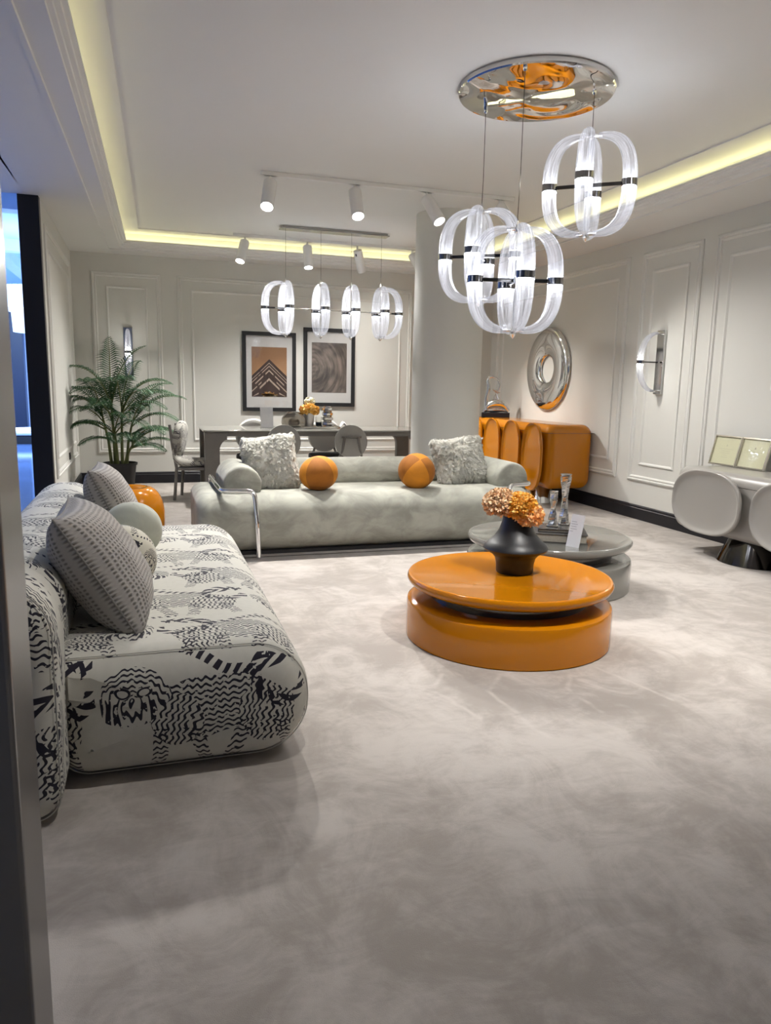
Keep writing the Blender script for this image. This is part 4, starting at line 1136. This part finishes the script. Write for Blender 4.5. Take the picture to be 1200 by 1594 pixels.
# cane, azimuth, tilt, length, droop, how far up the cane, leaflet length
for ci, az, tl, L, dr, up_, lf in (
        (0, 95, 5, .80, .45, .98, .19), (0, 20, 12, .84, .9, .98, .19), (0, 185, 16, .76, 1.5, .96, .19), (0, 215, 30, .66, 1.6, .86, .18), (0, 300, 22, .70, 1.5, .92, .18), (0, 165, 40, .60, 1.5, .78, .18),
        (1, 350, 24, .76, 1.5, .97, .20), (1, 20, 36, .74, 1.3, .90, .19), (1, 260, 20, .74, 1.5, .95, .19), (1, 330, 40, .66, 1.5, .82, .18), (1, 60, 14, .78, 1.0, .98, .19),
        (2, 5, 34, .78, 1.25, .98, .20), (2, 340, 48, .66, 1.4, .88, .18), (2, 40, 22, .80, 1.1, .96, .19), (2, 290, 32, .66, 1.5, .9, .18), (2, 10, 62, .60, 1.2, .70, .17),
        (3, 250, 26, .72, 1.5, .98, .19), (3, 210, 46, .58, 1.4, .86, .18), (3, 310, 44, .62, 1.5, .86, .18), (3, 275, 60, .52, 1.3, .72, .16),
        (4, 190, 28, .58, 1.6, .98, .18), (4, 160, 22, .66, 1.3, .96, .19), (4, 225, 40, .58, 1.5, .88, .18), (4, 185, 58, .44, 1.3, .74, .16), (4, 245, 18, .74, 1.3, .98, .19),
        (5, 350, 42, .62, 1.4, .98, .17), (5, 310, 36, .62, 1.5, .95, .17), (5, 15, 60, .58, 1.1, .86, .16), (5, 265, 40, .56, 1.5, .92, .16), (5, 330, 66, .48, 1.1, .8, .15), (3, 200, 66, .46, 1.2, .66, .15), (0, 240, 26, .70, 1.4, .9, .18), (1, 300, 30, .70, 1.5, .9, .18), (2, 320, 22, .72, 1.4, .97, .19), (4, 270, 30, .66, 1.5, .9, .18), (3, 290, 34, .64, 1.5, .92, .18), (5, 290, 52, .55, 1.4, .9, .16), (1, 200, 40, .56, 1.5, .8, .17)):
    sx, sy, h, lx, ly = canes[ci]
    frond((sx+lx*up_, sy+ly*up_, .345+(h-.345)*up_), A(az+rnd.uniform(-6, 6)), A(tl), L, dr*1.15, lf, 27)

# ------------------------------------------------------------------ sideboards
def sideboard(name, yc, length, depth, z0, z1, rad, doors, dw, dh, dz, pw, mat, basemat, cones, cone_r, label, cf=.5):
    t = thing(name, (RX-.02, yc, 0), label, 'sideboard', None, PI/2)
    L2 = length/2
    # body along local x: build along y then turn
    o = puff(-depth, 0, z0, z1, (rad, rad, rad, rad), -L2, L2, rad*.9).build('body', mat, t, angle=60); o.rotation_euler = (0, 0, -PI/2)
    # after the turn local (x, y) -> (y, -x): the section's -x side (front) faces +y
    sm = rrect(-L2-.0015, L2+.0015, -.0, depth+.0015, (.02, rad, rad, .02), 8)
    zz = z1 - .098
    MB().prism([(x, y) for x, y in rrect(-L2-.001, L2+.001, .0, depth+.001, (.001, .001, rad*.9, rad*.9), 8)], .004, Matrix.Translation((0, 0, zz))).build('top_seam', SEAM, t, smooth=False)
    for k, x in enumerate(doors):
        d = node('door', t, (x, depth+.045, dz))
        T = Matrix.Rotation(PI/2, 4, 'X')
        n = 72; m_ = MB()
        for s_, zd in ((.90, .0), (.985, .008), (1, .022), (.995, .034), (.975, .041), (.955, .040), (.925, .030), (.86, .0225), (.6, .018), (.25, .017)):
            m_.v += [(x_*s_ if s_ < .8 else x_ - math.copysign((1-s_)*dw*.9, x_)*min(1, abs(x_)/dw*1.6), -0 + zd, y_*s_ if s_ < .8 else y_ - math.copysign((1-s_)*dw*.9, y_)*min(1, abs(y_)/dh*1.6)) for x_, y_ in superell(dw, dh, pw, n)]
        K = 10
        for a in range(K-1):
            for i in range(n): m_.face((a*n+i, a*n+(i+1) % n, (a+1)*n+(i+1) % n, (a+1)*n+i))
        m_.face(tuple(range(n-1, -1, -1))); m_.face(tuple((K-1)*n+i for i in range(n)))
        m_.build('door_panel', mat, d, angle=50)
        MB().box(-dw*.55, dw*.55, -.046, .004, -dh*.55, dh*.55).build('door_mount', SEAM, d, smooth=False)
    for x in cones:
        MB().lathe([(cone_r, 0), (cone_r*1.005, .004), (cone_r*.70, z0+.02)], 64, T=Matrix.Translation((x, depth*cf, 0))).build('cone_base', basemat, t, angle=30)
    return t
SEAM = plain('dark_seam', (.03, .022, .015), .6)
sideboard('orange_sideboard', 8.60, 2.30, .60, .20, .945, .115, [-.905, -.375, .155, .685], .232, .395, .565, 2.5, ORANGE, CHROME, (-.62, .62), .25,
          'glossy orange sideboard with tall oval doors on a chrome base', .72)
sideboard('taupe_sideboard', 3.99, 2.72, .55, .19, .715, .085, [.90, .03, -.84], .385, .262, .462, 2.6, TAUPE, DCHROME, (.66, .0, -.66), .29,
          'low taupe sideboard with wide oval doors on dark chrome cones at the right')

# ring mirror on the right wall
t = thing('ring_mirror', (RX, 8.60, 1.595), 'round convex polished steel mirror with a hole, above the orange sideboard', 'mirror', None, PI/2)
pr = []
Ro, Ri, dp = .525, .165, .062
for k in range(25):
    a = PI*k/24; pr.append(((Ro+Ri)/2 + (Ro-Ri)/2*math.copysign(abs(math.cos(a))**.9, math.cos(a)), .012 + dp*math.sin(a)**.9))
pr = [(Ro-.01, .0)] + pr + [(Ri+.01, 0)]
MB().lathe(pr, 96, cap=False, T=Matrix.Rotation(-PI/2, 4, 'X')).build('steel_ring', CHROME, t, angle=80)

# chrome sculpture on the orange sideboard
t = thing('chrome_sculpture', (4.58, 9.33, .945), 'abstract chrome seated figure on a black block on the orange sideboard', 'sculpture', None, R(-28))
MB().box(-.19, .19, -.075, .075, 0, .065).build('block', BLACK, t, bevel=.004)
MB().tube(smooth_path([(-.165, 0, .07), (-.10, 0, .17), (.02, 0, .20), (.11, 0, .17), (.175, 0, .085)], .1, 8), lambda q: .030+.028*math.sin(PI*q), 20).build('body', CHROME, t)
MB().tube(smooth_path([(.17, 0, .088), (.05, .02, .11), (-.06, .02, .10), (-.15, 0, .09)], .08, 8), lambda q: .022+.018*math.sin(PI*q), 16).build('folded_leg', CHROME, t)
MB().tube(smooth_path([(-.125, 0, .10), (-.145, 0, .24), (-.105, 0, .40), (-.135, 0, .50), (-.085, 0, .555), (.0, 0, .53), (.045, 0, .44), (.02, 0, .36)], .09, 8), lambda q: .036-.021*min(1, q*1.5), 16).build('raised_arm', CHROME, t)
MB().lathe([(.001, -.028), (.03, -.02), (.062, -.004), (.068, .004), (.03, .02), (.001, .026)], 24, T=Matrix.Translation((-.005, 0, .355)) @ Matrix.Rotation(R(24), 4, 'Y')).build('head', CHROME, t)
MB().tube([(.0, 0, .35), (.015, 0, .28), (.06, 0, .19)], lambda q: .016+.012*q, 14).tube([(-.01, .01, .34), (-.03, .01, .27), (-.02, .01, .19)], .011, 12).build('neck', CHROME, t)

# framed certificates on the taupe sideboard
CERT = plain('cream_certificate', (.66, .65, .44), .5, var=.05, vs=3); INK = plain('faded_ink', (.50, .49, .35), .7); INKD = plain('seal_ink', (.30, .26, .20), .7)
GILT = plain('champagne_frame', (.62, .58, .50), .25, .9)
def cert(yc, label, dark):
    t = thing('certificate_frame', (4.80, yc, .7155), label, 'picture frame', 'framed certificates on the taupe sideboard', PI/2)
    T = Matrix.Rotation(R(14), 4, 'X')            # leans back to the wall; local +y looks into the room
    W2, H = .158, .265
    m_ = MB()
    for ins, d in ((0, 0), (0, .016), (.012, .018), (.015, .006)):
        m_.v += [tuple(T @ Vector(p)) for p in ((-W2+ins, d, ins), (W2-ins, d, ins), (W2-ins, d, H-ins), (-W2+ins, d, H-ins))]
    for k in range(3):
        for j in range(4): m_.face((k*4+j, k*4+(j+1) % 4, (k+1)*4+(j+1) % 4, (k+1)*4+j))
    m_.face((3, 2, 1, 0)); m_.build('frame', GILT, t, smooth=False)
    MB().box(-W2+.014, W2-.014, .004, .006, .014, H-.014, T=T).build('sheet', CERT, t, smooth=False)
    m_ = MB()
    for k, wd in enumerate((.085, .05, .055, .03, .04)): m_.box(-wd, wd, .0061, .0064, .145-k*.018, .1475-k*.018, T=T)
    m_.build('print_lines', INK, t, smooth=False)
    m_ = MB(); m_.lathe([(.001, 0), (.006, .0005)], 16, T=T @ Matrix.Translation((0, .0061, .18)) @ Matrix.Rotation(-PI/2, 4, 'X'))
    m_.add([tuple(T @ Vector(p)) for p in ((-.010, .0063, .170), (.010, .0063, .170), (.010, .0063, .1725), (-.010, .0063, .1725))], [(0, 1, 2, 3)])
    m_.build('seal', INKD if dark else INK, t, smooth=False)
    MB().box(-W2+.014, W2-.014, .008, .009, .014, H-.014, T=T).build('pane', PANE, t, smooth=False)
    MB().box(-.02, .02, -.105, -.100, 0, .19, T=Matrix.Rotation(R(-7), 4, 'X')).build('strut', BLACKM, t, smooth=False)
    return t
cert(5.275, 'cream certificate with a pale faint seal in a slim champagne frame', False)
cert(4.955, 'tan-toned certificate with a darker seal in a slim champagne frame', True)
t = thing('wall_plaque', (RX, 4.80, 1.47), 'small white framed plaque on the right wall above the taupe sideboard', 'plaque', None, PI/2)
MB().box(-.17, .17, 0, .014, -.10, .10).build('frame', WHITEP, t, bevel=.004)
MB().box(-.15, .15, .0141, .0155, -.08, .08).build('sheet', PAPER, t, smooth=False)
